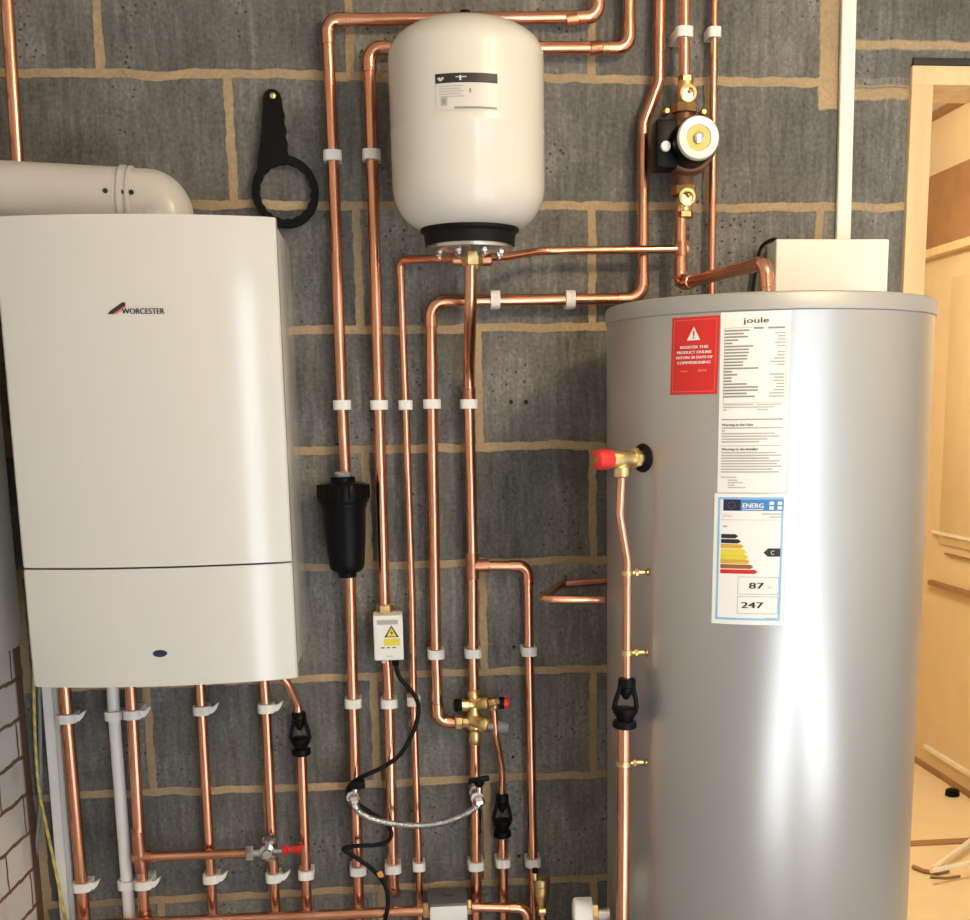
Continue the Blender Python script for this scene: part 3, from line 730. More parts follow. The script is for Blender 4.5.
# black cable
pts = P([(395.5, 664, -.06), (400, 678, -.07), (412, 692, -.075), (418.5, 706, -.075), (415, 727, -.075), (402, 752, -.078), (385, 766, -.08), (366, 775, -.08), (351, 784, -.076),
         (348, 796, -.058), (356, 803, -.056), (370, 812, -.054), (384, 821, -.056), (391, 832, -.066), (388, 841, -.07), (376, 845, -.07), (355, 846, -.07), (343.5, 849, -.07), (352, 855, -.07), (368, 866, -.072),
         (380, 877, -.085), (386, 888, -.098), (388, 902, -.10), (385, 922, -.10), (380, 950, -.1)], 0)
t = thing('black_cable', 'black flexible cable hanging from the grey control box', 'cable', pts[-1])
bm = BM(); sweep(bm, smooth(pts, 7), .0046, 10); obj('flex', bm, cable_b, t)
bm = BM(); q = at(380, 874.5, -.083); d = (at(384, 884, -.09)-at(376, 869, -.08)).normalized(); lathe(bm, q-d*.006, d, [(.0052, 0), (.0062, .002), (.0062, .011), (.0052, .013)], 14); obj('orange_tape_band', bm, orange_t, t)

# ------------------------------------------------------------------ spanner
t = thing('filter_spanner', 'black ring spanner with serrated handle hanging on a nail', 'spanner', at(285, 226, -.012))
cR = at(285.5, 192, -.014); hT = at(272.5, 99, -.014); px = .95/(F/2.5)
Dy = (-.020, -.004)
bm = BM(); n = 72
def mfs(x, y, d): return V((cR.x+x, d, cR.z+y))
extrude(bm, [(32.2*px*math.cos(2*PI*i/n), 33.5*px*math.sin(2*PI*i/n)) for i in range(n)], mfs, Dy[0], Dy[1],
        holes=[((24.3+.9*(i % 4 < 2))*px*math.cos(2*PI*i/n), (25.3+.9*(i % 4 < 2))*px*math.sin(2*PI*i/n)) for i in range(n)])
obj('ring', bm, black_sp, t)
bm = BM()
dx, dz = hT.x-cR.x, hT.z-cR.z
top = [(dx+8.5*px*math.cos(a_), dz+8.5*px*math.sin(a_)) for a_ in [PI*i/10 for i in range(11)]]
left = [(dx-12*px, dz-30*px), (dx-17*px, dz-60*px)] + [(29*px*math.cos(math.radians(a_)), 30*px*math.sin(math.radians(a_))) for a_ in (160, 145, 130, 115, 100, 85)]
ser = [(dx+(9+3.5*(1-k/8))*px+(1.6*px if k % 2 else 0), dz-(60-52*k/8)*px) for k in range(9)]
extrude(bm, top+left+ser, mfs, Dy[0]+.0004, Dy[1]-.001)
obj('handle', bm, black_sp, t)
q = at(273, 96.5, -.02); bm = BM(); lathe(bm, V((q.x, -.0005, q.z)), (0, -1, 0), [(.0025, 0), (.0025, .024), (.0052, .0245), (.0052, .027), (.003, .028)], 14)
single('nail', bm, brass, 'brass coloured nail head in the spanner handle eye', 'nail')

# ------------------------------------------------------------------ pump with isolating valves
pc = at(684, 150, -.06)
t = thing('circulator_pump', 'circulating pump with white ring face and black terminal box', 'pump', pc-V((0, 0, .06)))
bm = BM(); lathe(bm, V((pc.x+.002, -.035, pc.z)), (0, -1, 0), [(.034, 0), (.046, .006), (.050, .016), (.050, .040), (.046, .046)], 36)
lathe(bm, pc-V((0, 0, .075)), (0, 0, 1), [(.017, 0), (.019, .03), (.022, .05), (.022, .10), (.019, .12), (.017, .15)], 24)
obj('pump_body', bm, pump_brown, t)
bm = BM(); lathe(bm, V((pc.x+.002, -.080, pc.z)), (0, -1, 0), [(.0495, 0), (.0495, .014), (.047, .018), (.043, .020)], 36); obj('motor_flange', bm, pump_brown, t)
bm = BM(); lathe(bm, V((pc.x+.002, -.080, pc.z)), (0, -1, 0), [(.041, .015), (.041, .075), (.038, .082), (.030, .084)], 40); obj('motor_housing', bm, black_pl, t)
bm = BM(); lathe(bm, V((pc.x+.002, -.155, pc.z)), (0, -1, 0), [(.036, 0), (.0385, .003), (.0385, .008), (.0355, .0125), (.023, .0125), (.021, .0095)], 48); obj('face_ring', bm, vessel_w, t)
bm = BM(); lathe(bm, V((pc.x+.002, -.1605, pc.z)), (0, -1, 0), [(.023, 0), (.0228, .0045), (.0001, .0045)], 36); obj('name_plate', bm, gold_lab, t)
bm = BM(); lathe(bm, V((pc.x+.002, -.165, pc.z)), (0, -1, 0), [(.010, 0), (.0095, .004), (.006, .0055)], 24); obj('vent_screw', bm, chrome, t)
tb0 = at(656, 168, -.12); tb1 = at(678, 119, -.12)
bm = BM(); box(bm, (tb0.x, -.12, tb0.z), (tb1.x, -.065, tb1.z), .004, 3); obj('terminal_box', bm, black_pl, t)
q = at(665.5, 146.5, -.125); bm = BM(); lathe(bm, V((q.x, -.123, q.z)), (0, -1, 0), [(.0092, 0), (.0092, .006), (.008, .0075)], 24); obj('speed_knob', bm, white_pl, t)
for (bx, by) in ((660, 166), (704, 167), (704, 112), (667, 111)):
    q = at(bx, by, -.09); bm = BM(); lathe(bm, V((q.x, -.06, q.z)), (0, -1, 0), [(.0065, 0), (.0065, .032), (.004, .034)], 12); obj('housing_bolt', bm, brass_dark, t)
for z_, s in ((pc.z+.073, 1), (pc.z-.073, -1)):
    bm = BM(); lathe(bm, V((pc.x, -.06, z_-.011)), (0, 0, 1), [(.017, 0), (.024, .003), (.0245, .019), (.017, .022)], 8); obj('union_nut', bm, brass_dark, t)
def iso_valve(label, px_, py_, up):
    c = at(px_, py_, -.06); t = thing('isolating_valve', label, 'valve', c-V((0, 0, .025)))
    bm = BM(); lathe(bm, c-V((0, 0, .026)), (0, 0, 1), [(.0135, 0), (.0135, .010), (.0155, .014), (.0155, .038), (.0135, .042), (.0135, .052)], 20); obj('body', bm, brass, t)
    bm = BM(); hexnut(bm, c+V((0, 0, .029*up)), (0, 0, 1), .0185 if up < 0 else .0145, .012); obj('compression_nut', bm, brass_dark, t)
    bm = BM(); lathe(bm, c+V((0, -.010, 0)), (0, -1, 0), [(.0145, 0), (.0155, .004), (.0155, .014), (.0105, .015), (.0105, .009), (0, .009)], 28); obj('valve_face', bm, brass, t)
    bm = BM(); lathe(bm, c+V((.003, -.018, .004)), (0, -1, 0), [(.0045, 0), (.0045, .006), (.003, .007)], 12); obj('screw_slot', bm, brass_dark, t)
iso_valve('brass isolating valve above the pump', 685.5, 96, 1)
iso_valve('brass isolating valve below the pump', 684.5, 199, -1)

# ------------------------------------------------------------------ brass mixing valve group
t = thing('mixing_valve', 'brass multi-port mixing valve with black and red knobs', 'valve', at(475, 742, -.04))
ym = -.04
c = at(474.5, 718, ym)
def seg(name, m, p0_, p1_, prof, sg=20):
    a_ = at(*p0_); c_ = at(*p1_); d = c_-a_; L_ = d.length
    bm = BM(); lathe(bm, a_, d, [(r, f*L_) for r, f in prof], sg); return obj(name, bm, m, t)
seg('body', brass, (473.5, 690, ym), (475.5, 744, ym), [(.010, 0), (.0135, .04), (.0135, .14), (.0105, .2), (.0115, .38), (.0165, .48), (.0165, .70), (.011, .76), (.0135, .82), (.0135, .95), (.010, 1)])
seg('inlet_nut', brass, (455, 722, ym), (472, 722, ym), [(.013, 0), (.0155, .06), (.0155, .4), (.012, .45), (.012, 1)], 8)
seg('left_port', brass, (460.5, 705, ym-.01), (474, 705, ym-.006), [(.0125, 0), (.0125, .5), (.009, .6), (.009, 1)])
seg('left_knob', black_pl, (454.5, 705.5, ym-.012), (461, 705, ym-.01), [(.012, 0), (.0135, .2), (.0135, 1)])
seg('right_port', brass, (474, 704, ym-.006), (489, 703, ym-.02), [(.009, 0), (.009, .3), (.0125, .45), (.0125, .85), (.010, 1)])
seg('outlet_elbow', brass_dark, (487, 704, ym-.024), (500, 702.5, ym-.024), [(.0085, 0), (.0135, .12), (.0135, .7), (.0105, .8), (.0105, 1)], 8)
seg('outlet_nut', brass, (494, 698.5, ym-.026), (494.2, 710, ym-.026), [(.009, 0), (.011, .15), (.011, .85), (.0085, 1)], 8)
seg('knob_collar', black_pl, (499, 703, ym-.024), (504, 703, ym-.024), [(.0125, 0), (.0125, 1)])
seg('red_knob', red_pl, (503.5, 703, ym-.024), (509, 703, ym-.024), [(.0125, 0), (.0125, .6), (.0105, 1)], 16)
seg('lower_port', brass, (472, 720, ym-.006), (489, 726, ym-.026), [(.013, 0), (.013, .5), (.0155, .6), (.0155, .9), (.013, 1)])
seg('grey_cap', grey_pl, (488, 725.7, ym-.02), (508, 728, ym-.02), [(.008, 0), (.008, .45), (.0115, .5), (.0115, .9), (.009, 1)])

# ------------------------------------------------------------------ tundishes
def tundish(label, p0_, p1_, s=1.0):
    a_ = at(*p0_); c_ = at(*p1_); L_ = (a_-c_).length; d = (c_-a_).normalized()
    t = thing('tundish', label, 'tundish', c_)
    bm = BM(); lathe(bm, a_, d, [(.0125*s, 0), (.0145*s, .04*L_), (.0145*s, .16*L_), (.011*s, .19*L_), (.010*s, .30*L_), (.004*s, .42*L_)], 24); obj('inlet', bm, black_pl, t)
    bm = BM(); lathe(bm, a_, d, [(.013*s, .58*L_), (.0205*s, .60*L_), (.0205*s, .68*L_), (.0135*s, .80*L_), (.0135*s, .84*L_), (.0185*s, .85*L_), (.0195*s, .88*L_), (.0195*s, .97*L_), (.017*s, L_)], 24); obj('funnel', bm, black_pl, t)
    for sg in (-1, 1):
        bm = BM(); u = V((1, 0, 0))
        sweep(bm, smooth([a_+d*L_*.14+u*sg*.010*s, a_+d*L_*.28+u*sg*.0125*s, a_+d*L_*.45+u*sg*.0165*s, a_+d*L_*.62+u*sg*.0185*s], 6), .0042*s, 10); obj('arm', bm, black_pl, t)
tundish('black tundish under the boiler corner', (298.7, 712, -.034), (301.5, 755, -.034))
tundish('black tundish right of the hose valve', (502, 794, -.034), (502.5, 837, -.034), .95)
tundish('black tundish on the pipe in front of the cylinder', (627, 678, Ypipe+.006), (624.2, 728, Ypipe+.006), 1.05)

# ------------------------------------------------------------------ filling loop: two valves and a braided hose
def loop_valve(label, px_, py_, hx, hy, Y, tilt, tee):
    c = at(px_, py_, Y); t = thing('filling_valve', label, 'valve', c-V((0, 0, .02)))
    bm = BM(); lathe(bm, V((c.x, Y+.052, c.z)), (0, -1, 0), [(.014, 0), (.014, .02), (.010, .024), (.010, .05), (.0125, .052), (.0125, .062)], 20); obj('body', bm, chrome, t)
    bm = BM(); hexnut(bm, c+V((.003, -.012, -.006)), V((.2, -.4, -1)), .0125, .014); obj('hose_nut', bm, chrome, t)
    h = at(hx, hy, Y-.004); bm = BM(); lathe(bm, V((h.x, h.y, c.z)), V((0, 0, 1)), [(.006, 0), (.006, h.z-c.z)], 12); obj('spindle', bm, chrome, t)
    bm = BM()
    if tee:
        box(bm, (-.021, -.006, -.004), (.021, .006, .006), .002, mtx=Matrix.Translation(h) @ Matrix.Rotation(-tilt, 4, 'Y')); lathe(bm, h-V((0, 0, .014)), (0, 0, 1), [(.006, 0), (.011, .006), (.011, .014)], 12)
    else:
        box(bm, (-.009, -.007, -.008), (.020, .007, .008), .002, mtx=Matrix.Translation(h) @ Matrix.Rotation(-tilt, 4, 'Y'))
    obj('lever', bm, black_pl, t)
    return c
lv = loop_valve('chrome filling valve with black lever at the left hose end', 353, 796, 355, 785, -.082, .06, False)
rv = loop_valve('chrome filling valve with black tee lever at the right hose end', 477, 797, 479, 780, -.085, .12, True)
pts = [lv+V((.003, -.012, -.010))] + P([(358, 811, -.10), (372, 819, -.10), (395, 824, -.10), (420, 825.5, -.10), (445, 822, -.10), (467, 813, -.10), (477, 806, -.097)], 0) + [rv+V((.004, -.012, -.008))]
t = thing('braided_hose', 'braided silver hose hanging in a curve between two filling valves', 'hose', pts[4])
bm = BM(); sp = smooth(pts, 8); sweep(bm, sp, .0064, 12); obj('hose', bm, braid, t)
for a_, c_ in ((sp[0], sp[6]), (sp[-1], sp[-7])):
    bm = BM(); lathe(bm, a_, c_-a_, [(.0068, 0), (.0075, .002), (.0075, .012), (.0066, .014)], 14); obj('ferrule', bm, chrome, t)

# ------------------------------------------------------------------ red-handled ball valve
c = at(268, 851, -.056)
t = thing('ball_valve', 'chrome ball valve with red handle on the pipe under the boiler', 'valve', c-V((0, 0, .02)))
bm = BM(); lathe(bm, V((c.x, -.03, c.z)), (0, -1, 0), [(.016, 0), (.016, .02), (.0185, .026), (.0165, .038), (.010, .043), (.0085, .050)], 24)
lathe(bm, c-V((0, -.022, .026)), (0, 0, 1), [(.0135, 0), (.0155, .004), (.0155, .048), (.0135, .052)], 20); obj('body', bm, chrome, t)
bm = BM(); hexnut(bm, at(250, 853, -.056), (1, 0, 0), .0165, .016); lathe(bm, at(252, 853, -.056), (1, 0, 0), [(.0095, 0), (.0095, .025)], 14); obj('side_nut', bm, chrome, t)
bm = BM(); lathe(bm, at(270, 840, -.06), V((0, -.5, 1)), [(.012, -.004), (.0135, 0), (.011, .007), (.004, .010)], 20); obj('top_cap', bm, chrome, t)
bm = BM(); a_ = at(282, 850.5, -.066); lathe(bm, at(274, 851, -.066), (1, 0, 0), [(.0055, 0), (.0055, .02)], 12); obj('spindle', bm, chrome, t)
bm = BM(); lathe(bm, a_, (1, 0, .05), [(.006, 0), (.0115, .002), (.0115, .008), (.0065, .012), (.006, .022), (.009, .026), (.0085, .038), (.006, .040)], 8); obj('handle', bm, red_pl, t)
q = at(135, 857.5, -.056)
t = thing('copper_tee', 'dull copper tee on the pipe beside the white plastic pipe', 'fitting', q-V((0, 0, .03)))
bm = BM(); dz_ = at(139, 850, -.056).z-at(141, 866, -.056).z
sweep(bm, [at(137.5, 828, -.056), at(138, 833, -.056), at(142, 872, -.056)], [.0116, .0128, .0128], 20); obj('body', bm, copper_dull, t)
bm = BM(); sweep(bm, [q-V((.004, 0, 0)), q+V((.034, 0, .001))], .0128, 20); obj('branch', bm, copper_dull, t)
q = at(145, 917, -.058); bm = BM(); path, _ = fillet([q+V((0, 0, .014)), q+V((0, 0, -.012)), q+V((.03, -.01, -.014))], .012); sweep(bm, path, .0135, 16)
single('copper_elbow', bm, copper_dull, 'copper elbow at the foot of the pipe beside the plastic pipe', 'fitting')

# ------------------------------------------------------------------ motorised valve head at the bottom
b0 = at(430.5, 930, -.115); b1 = at(467.5, 905.5, -.115)
t = thing('motorised_valve', 'grey and white motorised valve head between the low copper pipes', 'valve', ((b0.x+b1.x)/2, -.08, b0.z))
bm = BM(); box(bm, (b0.x, -.115, b0.z), (b1.x, -.045, b1.z), .003); obj('cover', bm, white_pl, t)
bm = BM(); z2 = b1.z; box(bm, (b0.x-.002, -.113, z2-.012), (b1.x+.002, -.024, z2+.006), .003); obj('lid', bm, dgrey_pl, t)
bm = BM(); zl = z2+.006; mfl = lambda u, v, l: V((b0.x+u, -.075+v, zl+l))
patch(bm, mfl, .028, .0, .05, .006, 0, .0006); patch(bm, mfl, .022, .012, .034, .015, 0, .0006); obj('embossed_mark', bm, ink, t, flat=True)
for x_ in (427, 468):
    q = at(x_, 907 if x_ > 440 else 910, -.08); bm = BM(); hexnut(bm, q, (1, 0, 0), .0165, .016); obj('compression_nut', bm, brass, t)

# ------------------------------------------------------------------ brass air vent, white drum
q = at(541.5, 880, -.075); e = at(543, 912, -.075)
t = thing('air_vent', 'brass automatic air vent beside the low copper elbow', 'air vent', V((q.x, -.075, e.z-.05)))
bm = BM(); L_ = q.z-e.z
lathe(bm, V((q.x, -.075, q.z)), (0, 0, -1), [(.0165, -.004), (.0175, -.003), (.0175, .010), (.0163, .0108), (.0163, .0125), (.0172, .0133), (.0172, .026), (.0160, .0268), (.0160, .0285), (.0165, .029), (.0140, L_-.024), (.0105, L_-.018), (.0085, L_-.008)], 28); obj('body', bm, brass, t)
bm = BM(); hexnut(bm, V((q.x, -.075, q.z-L_+.004)), (0, 0, 1), .0135, .014); obj('hex_nut', bm, brass, t)
bm = BM(); w = at(535, 874, -.085); lathe(bm, w-V((0, 0, .012)), (0, 0, 1), [(.006, 0), (.006, .012), (.0045, .016)], 14); obj('vent_port', bm, brass, t)
bm = BM(); lathe(bm, w+V((0, 0, .003)), (0, 0, 1), [(.0062, 0), (.0062, .008), (.004, .010)], 14); obj('vent_cap', bm, black_pl, t)
bm = BM(); sweep(bm, [V((q.x+.001, -.075, e.z+.002)), V((q.x+.004, -.075, e.z-.06))], .0085, 16); obj('tail_pipe', bm, copper, t)
yd = -.36; q = at(583, 930, yd); rz_ = q.z
tp = at(583, 898, yd).z; rd = .036; cz_ = tp-rd
x0_ = at(573, 915, yd).x; x1_ = at(592, 915, yd).x
t = thing('valve_actuator', 'white round valve actuator beside the foot of the cylinder', 'actuator', V(((x0_+x1_)/2, yd, cz_-rd)))
bm = BM(); lathe(bm, V((x0_, yd, cz_)), V((1, -.10, 0)), [(rd*.75, -.001), (rd*.93, .001), (rd*.985, .003), (rd, .006), (rd, x1_-x0_-.001), (rd*.9, x1_-x0_)], 40); obj('drum', bm, white_pl, t)
bm = BM(); hexnut(bm, V((x1_+.006, yd+.004, cz_)), V((1, -.10, 0)), rd*.62, .012); obj('brass_nut', bm, brass, t)
bm = BM(); lathe(bm, V((x1_+.011, yd+.005, cz_)), V((1, -.10, 0)), [(rd*.4, 0), (rd*.4, .022)], 18); obj('chrome_stem', bm, chrome, t)

# ------------------------------------------------------------------ hot water cylinder
tank = thing('hot_water_cylinder', 'tall silver grey hot water cylinder standing beside the doorway', 'water cylinder', (CX, CY, 0))
zr = at(770, 309.5, CY-CR).z
bm = BM(); lathe(bm, (CX, CY, 0), (0, 0, 1), [(CR-.02, 0.0), (CR-.003, .004), (CR-.003, .03), (CR, .034), (CR, zr)], 128); body = obj('cylinder_jacket', bm, tank_grey, tank)
bm = BM(); lathe(bm, (CX, CY, zr+.0012), (0, 0, 1), [(CR-.001, -.0016), (CR+.0025, .0006), (CR+.0025, CT-zr-.007), (CR-.0005, CT-zr-.002), (CR-.006, CT-zr), (0, CT-zr+.002)], 128); obj('top_cap', bm, tank_cap, tank)
bm = BM(); lathe(bm, vp-NV*.004, NV, [(.0235, 0), (.0235, .006), (.019, .0095), (.015, .0095)], 32); obj('valve_grommet', bm, rubber, tank)
# stickers
def sticker(corners, name, mats, draw):
    hits = [cyl_hit(x, y, CX, CY, CR) for x, y in corners]      # TL, TR, BL, BR
    pl = (hits[0][0]+hits[2][0])/2; pr = (hits[1][0]+hits[3][0])/2
    zt_ = (hits[0][1]+hits[1][1])/2; zb_ = (hits[2][1]+hits[3][1])/2
    W_, H_ = (pr-pl)*CR, zt_-zb_
    sh = ((hits[2][0]-hits[0][0])+(hits[3][0]-hits[1][0]))/2*CR
    base = cyl_map(CX, CY, CR+.0004, pl, zb_)
    mf_ = lambda u, v, l: base(u+sh*(.5-v/H_), v, l)
    bm = BM(); draw(bm, mf_, W_, H_); return obj(name, bm, mats, tank, flat=True)
def frame(bm, mf_, u0, v0, u1, v1, w, mi, l, nu=8):
    patch(bm, mf_, u0, v0, u1, v0+w, mi, l, nu); patch(bm, mf_, u0, v1-w, u1, v1, mi, l, nu)
    patch(bm, mf_, u0, v0, u0+w, v1, mi, l); patch(bm, mf_, u1-w, v0, u1, v1, mi, l)
def d_red(bm, mf_, W_, H_):
    patch(bm, mf_, 0, 0, W_, H_, 0, .0004, 8); frame(bm, mf_, W_*.05, H_*.035, W_*.95, H_*.965, W_*.012, 2, .0007)
    tri_face(bm, [mf_(W_*x, H_*y, .0007) for x, y in ((.345, .70), (.625, .70), (.485, .875))], 1)
    patch(bm, mf_, W_*.470, H_*.755, W_*.500, H_*.825, 3, .001); patch(bm, mf_, W_*.470, H_*.72, W_*.500, H_*.742, 3, .001)
    for k, (s, w) in enumerate((('REGISTER THIS', .58), ('PRODUCT ONLINE', .72), ('WITHIN 30 DAYS OF', .78), ('COMMISSIONING', .70))):
        text(bm, s, mf_, W_*.5, H_*(.595-.066*k), H_*.036, 1, w=W_*w, align='C', bold=.0003)
    patch(bm, mf_, W_*.23, H_*.295, W_*.38, H_*.312, 2, .0007); patch(bm, mf_, W_*.60, H_*.295, W_*.78, H_*.325, 2, .0007)
sticker(((672.5, 318.5), (720.5, 315), (670.5, 395.5), (717, 393.5)), 'red_sticker', [p_red, paper, p_lred, p_red], d_red)
def d_spec(bm, mf_, W_, H_):
    patch(bm, mf_, 0, 0, W_, H_, 0, .0003, 10)
    text(bm, 'joule', mf_, W_*.33, H_*.938, H_*.030, 1, w=W_*.36, bold=.0002)
    random.seed(3)
    frame(bm, mf_, W_*.06, H_*.50, W_*.95, H_*.915, W_*.006, 3, .0006)
    patch(bm, mf_, W_*.48, H_*.905, W_*.62, H_*.915, 2, .0007, 3); patch(bm, mf_, W_*.68, H_*.905, W_*.92, H_*.915, 2, .0007, 3)
    y = .895
    for k in range(22):
        w = random.choice((.12, .2, .28, .36, .42, .46, .5, .34)); patch(bm, mf_, W_*.06, H_*y, W_*(.06+w), H_*(y+.0085), 2, .0007, 6)
        if k not in (0, 6, 12, 13): patch(bm, mf_, W_*random.choice((.72, .78, .82)), H_*y, W_*.93, H_*(y+.0075), 4, .0007, 3)
        y -= .0172
    for k in range(3): patch(bm, mf_, W_*.06, H_*(.49-.014*k), W_*(.5, .55, .12)[k], H_*(.495-.014*k), 4, .0007, 6); patch(bm, mf_, W_*.55, H_*(.49-.014*k), W_*.9*(1-.1*k), H_*(.495-.014*k), 4, .0007, 6)
    patch(bm, mf_, W_*.04, H_*.408, W_*.93, H_*.414, 2, .0007, 8)
    text(bm, 'Warning to the User', mf_, W_*.05, H_*.376, H_*.013, 1, w=W_*.46, bold=.0002)
    for k in range(6): patch(bm, mf_, W_*.05, H_*(.360-.0155*k), W_*(.92, .10, .82, .88, .72, .60)[k], H_*(.3675-.0155*k), 4, .0007, 8)
    patch(bm, mf_, W_*.04, H_*.262, W_*.93, H_*.266, 4, .0007, 8)
    text(bm, 'Warning to the Installer', mf_, W_*.05, H_*.240, H_*.013, 1, w=W_*.54, bold=.0002)
    for k in range(8): patch(bm, mf_, W_*.05, H_*(.222-.0155*k), W_*(.84, .92, .75, .90, .86, .93, .80, .90)[k], H_*(.2295-.0155*k), 4, .0007, 8)
    patch(bm, mf_, W_*.05, H_*.085, W_*.28, H_*.0905, 4, .0007, 4)
    for k in range(4): patch(bm, mf_, W_*.16, H_*(.068-.014*k), W_*(.30, .38, .26, .42)[k], H_*(.0735-.014*k), 4, .0007, 4)
sticker(((722, 312), (790.5, 311), (716.5, 493), (786.5, 492)), 'data_sticker', [paper, ink, ink_g, ink_lg, ink_lg], d_spec)
def d_energy(bm, mf_, W_, H_):
    patch(bm, mf_, 0, 0, W_, H_, 0, .0008, 10); frame(bm, mf_, W_*.055, H_*.035, W_*.955, H_*.972, W_*.03, 3, .0011)
    patch(bm, mf_, W_*.13, H_*.87, W_*.37, H_*.955, 4, .0012, 3); patch(bm, mf_, W_*.37, H_*.87, W_*.95, H_*.955, 2, .0012, 6)
    for k in range(8):
        a_ = 2*PI*k/8; patch(bm, mf_, W_*(.245+.05*math.cos(a_))-.0004, H_*(.912+.025*math.sin(a_))-.0004, W_*(.245+.05*math.cos(a_))+.0004, H_*(.912+.025*math.sin(a_))+.0004, 6, .0015)
    text(bm, 'ENERG', mf_, W_*.40, H_*.893, H_*.035, 0, w=W_*.28, layer=.0016, bold=.0003)
    patch(bm, mf_, W_*.40, H_*.878, W_*.68, H_*.883, 0, .0016, 3)
    for (u, v) in ((.76, .92), (.87, .92), (.76, .885), (.87, .885)): patch(bm, mf_, W_*u, H_*(v-.005), W_*(u+.06), H_*(v+.02), 0, .0016)
    text(bm, 'JOULE', mf_, W_*.13, H_*.825, H_*.018, 5, layer=.0013)
    for k in range(2): patch(bm, mf_, W_*(.66+.1*k), H_*(.842-.022*k), W_*.94, H_*(.850-.022*k), 5, .0012, 3)
    patch(bm, mf_, W_*.1, H_*.80, W_*.92, H_*.803, 5, .0012, 6); patch(bm, mf_, W_*.13, H_*.745, W_*.19, H_*.758, 5, .0012)
    ys = .662
    for k, (w, mi) in enumerate(((.24, 8), (.28, 8), (.32, 11), (.36, 6), (.385, 6), (.41, 11), (.46, 10), (.52, 7))):
        y0_, y1_ = H_*(ys-.0385*k), H_*(ys-.0385*k+.031)
        if k in (3, 4): y0_ -= H_*.006
        patch(bm, mf_, W_*.11, y0_, W_*(.07+w), y1_, mi, .0012, 8); tri_face(bm, [mf_(u_, v_, .0012) for u_, v_ in ((W_*(.07+w), y0_), (W_*(.11+w), (y0_+y1_)/2), (W_*(.07+w), y1_))], mi)
    tri_face(bm, [mf_(W_*x, H_*y, .0012) for x, y in ((.70, .555), (.76, .525), (.93, .525), (.93, .588), (.76, .588))], 8)
    text(bm, 'C', mf_, W_*.80, H_*.542, H_*.03, 0, layer=.0015)
    for v0, s, un in ((.235, '87', 'W'), (.085, '247', 'L')):
        frame(bm, mf_, W_*.36, H_*v0, W_*.92, H_*(v0+.135), W_*.008, 5, .0012, 5)
        text(bm, s, mf_, W_*.72, H_*(v0+.045), H_*.048, 8, align='R', bold=.0006, layer=.0013, w=W_*(.2 if s == '87' else .3)); text(bm, un, mf_, W_*.77, H_*(v0+.045), H_*.022, 5, layer=.0013)
    patch(bm, mf_, W_*.75, H_*.05, W_*.9, H_*.056, 5, .0012, 2)
sticker(((715.5, 494.5), (787, 492), (711, 623), (783.5, 625)), 'energy_sticker', [paper, p_red, p_blue, p_lblue, p_navy, ink_lg, p_yel, p_red, ink, ink, p_brown, p_gold], d_energy)
# relief valve
t = thing('relief_valve', 'brass relief valve with red cap on the cylinder side', 'valve', vp+NV*.05-V((0, 0, .03)))
bm = BM(); k_ = T_CAP/.072; lathe(bm, vp, NV, [(r_, h_*k_) for r_, h_ in ((.013, .003), (.013, .012), (.0105, .015), (.0105, .022), (.013, .025), (.0125, .040), (.0145, .048), (.0145, .066), (.0125, .073))], 24); obj('body', bm, brass, t)
bm = BM(); hexnut(bm, vp+NV*.018*k_, NV, .017, .010*k_); obj('hex_nut', bm, brass, t)
oc = at(622, 468, Ypipe)
bm = BM(); lathe(bm, V((oc.x, Ypipe, vp.z)), (0, 0, -1), [(.0115, 0), (.0115, .012), (.0135, .014), (.0135, .028), (.0105, .030)], 20); obj('outlet', bm, brass, t)
lc = T_END-T_CAP
bm = BM(); lathe(bm, vp+NV*(T_CAP-.0005), NV, [(.0135, 0), (.0165, lc*.12), (.0165, lc*.66), (.0155, lc*.75), (.0150, lc*.9), (.010, lc)], 18); obj('red_cap', bm, red_pl, t)
bm = BM(); lathe(bm, vp+NV*(T_END-.001), NV, [(.0075, 0), (.0075, .003), (.004, .004)], 14); obj('cap_screw', bm, brass_dark, t)
# brackets of the discharge pipe
for lab, yy, r, pxx in (('upper brass pipe bracket on the cylinder, above the middle one', 573, R15, 627.3), ('middle brass pipe bracket on the cylinder just above the tundish', 653, R15, 627), ('lower brass pipe bracket on the cylinder below the tundish', 763.5, R22, 623.7)):
    c = at(pxx, yy, Ypipe+.006); t = thing('pipe_bracket', lab, 'pipe bracket', c-V((0, 0, .005)), 'brass brackets on the cylinder')
    n = 24; bm = BM(); extrude(bm, [((r+.0018)*math.cos(2*PI*i/n), (r+.0018)*math.sin(2*PI*i/n)) for i in range(n)], lambda x, y, d: V((c.x+x, c.y+y, c.z+d)), -.0038, .0038,
                           holes=[((r+.0002)*math.cos(2*PI*i/n), (r+.0002)*math.sin(2*PI*i/n)) for i in range(n)])
    obj('band', bm, brass, t)
    cc = V((CX, CY, c.z)); dd = (cc-c); dd.z = 0; gap = dd.length-CR; dd.normalize()
    dirv = (dd+V((.55, -.35, 0))).normalized()
    A_ = dirv.x**2+dirv.y**2; rel = c-cc; B_ = 2*(rel.x*dirv.x+rel.y*dirv.y); C_ = rel.x**2+rel.y**2-CR**2; disc = B_*B_-4*A_*C_
    if disc < 0: dirv = dd; ln = gap
    else: ln = (-B_-math.sqrt(disc))/2
    bm = BM(); lathe(bm, c, dirv, [(.0034, r), (.0034, ln)], 12); obj('stem', bm, brass, t)
    bm = BM(); hexnut(bm, c+dirv*max(r+.008, ln*.45), dirv, .0062, .006); obj('nut', bm, brass, t)
    for s in (-1, 1):
        bm = BM(); sweep(bm, [c+dirv*ln*.96-dirv*.004, c+dirv*ln*.96+V((.0, -.006, .0055*s))], .0026, 8); obj('ear', bm, brass_dark, t)

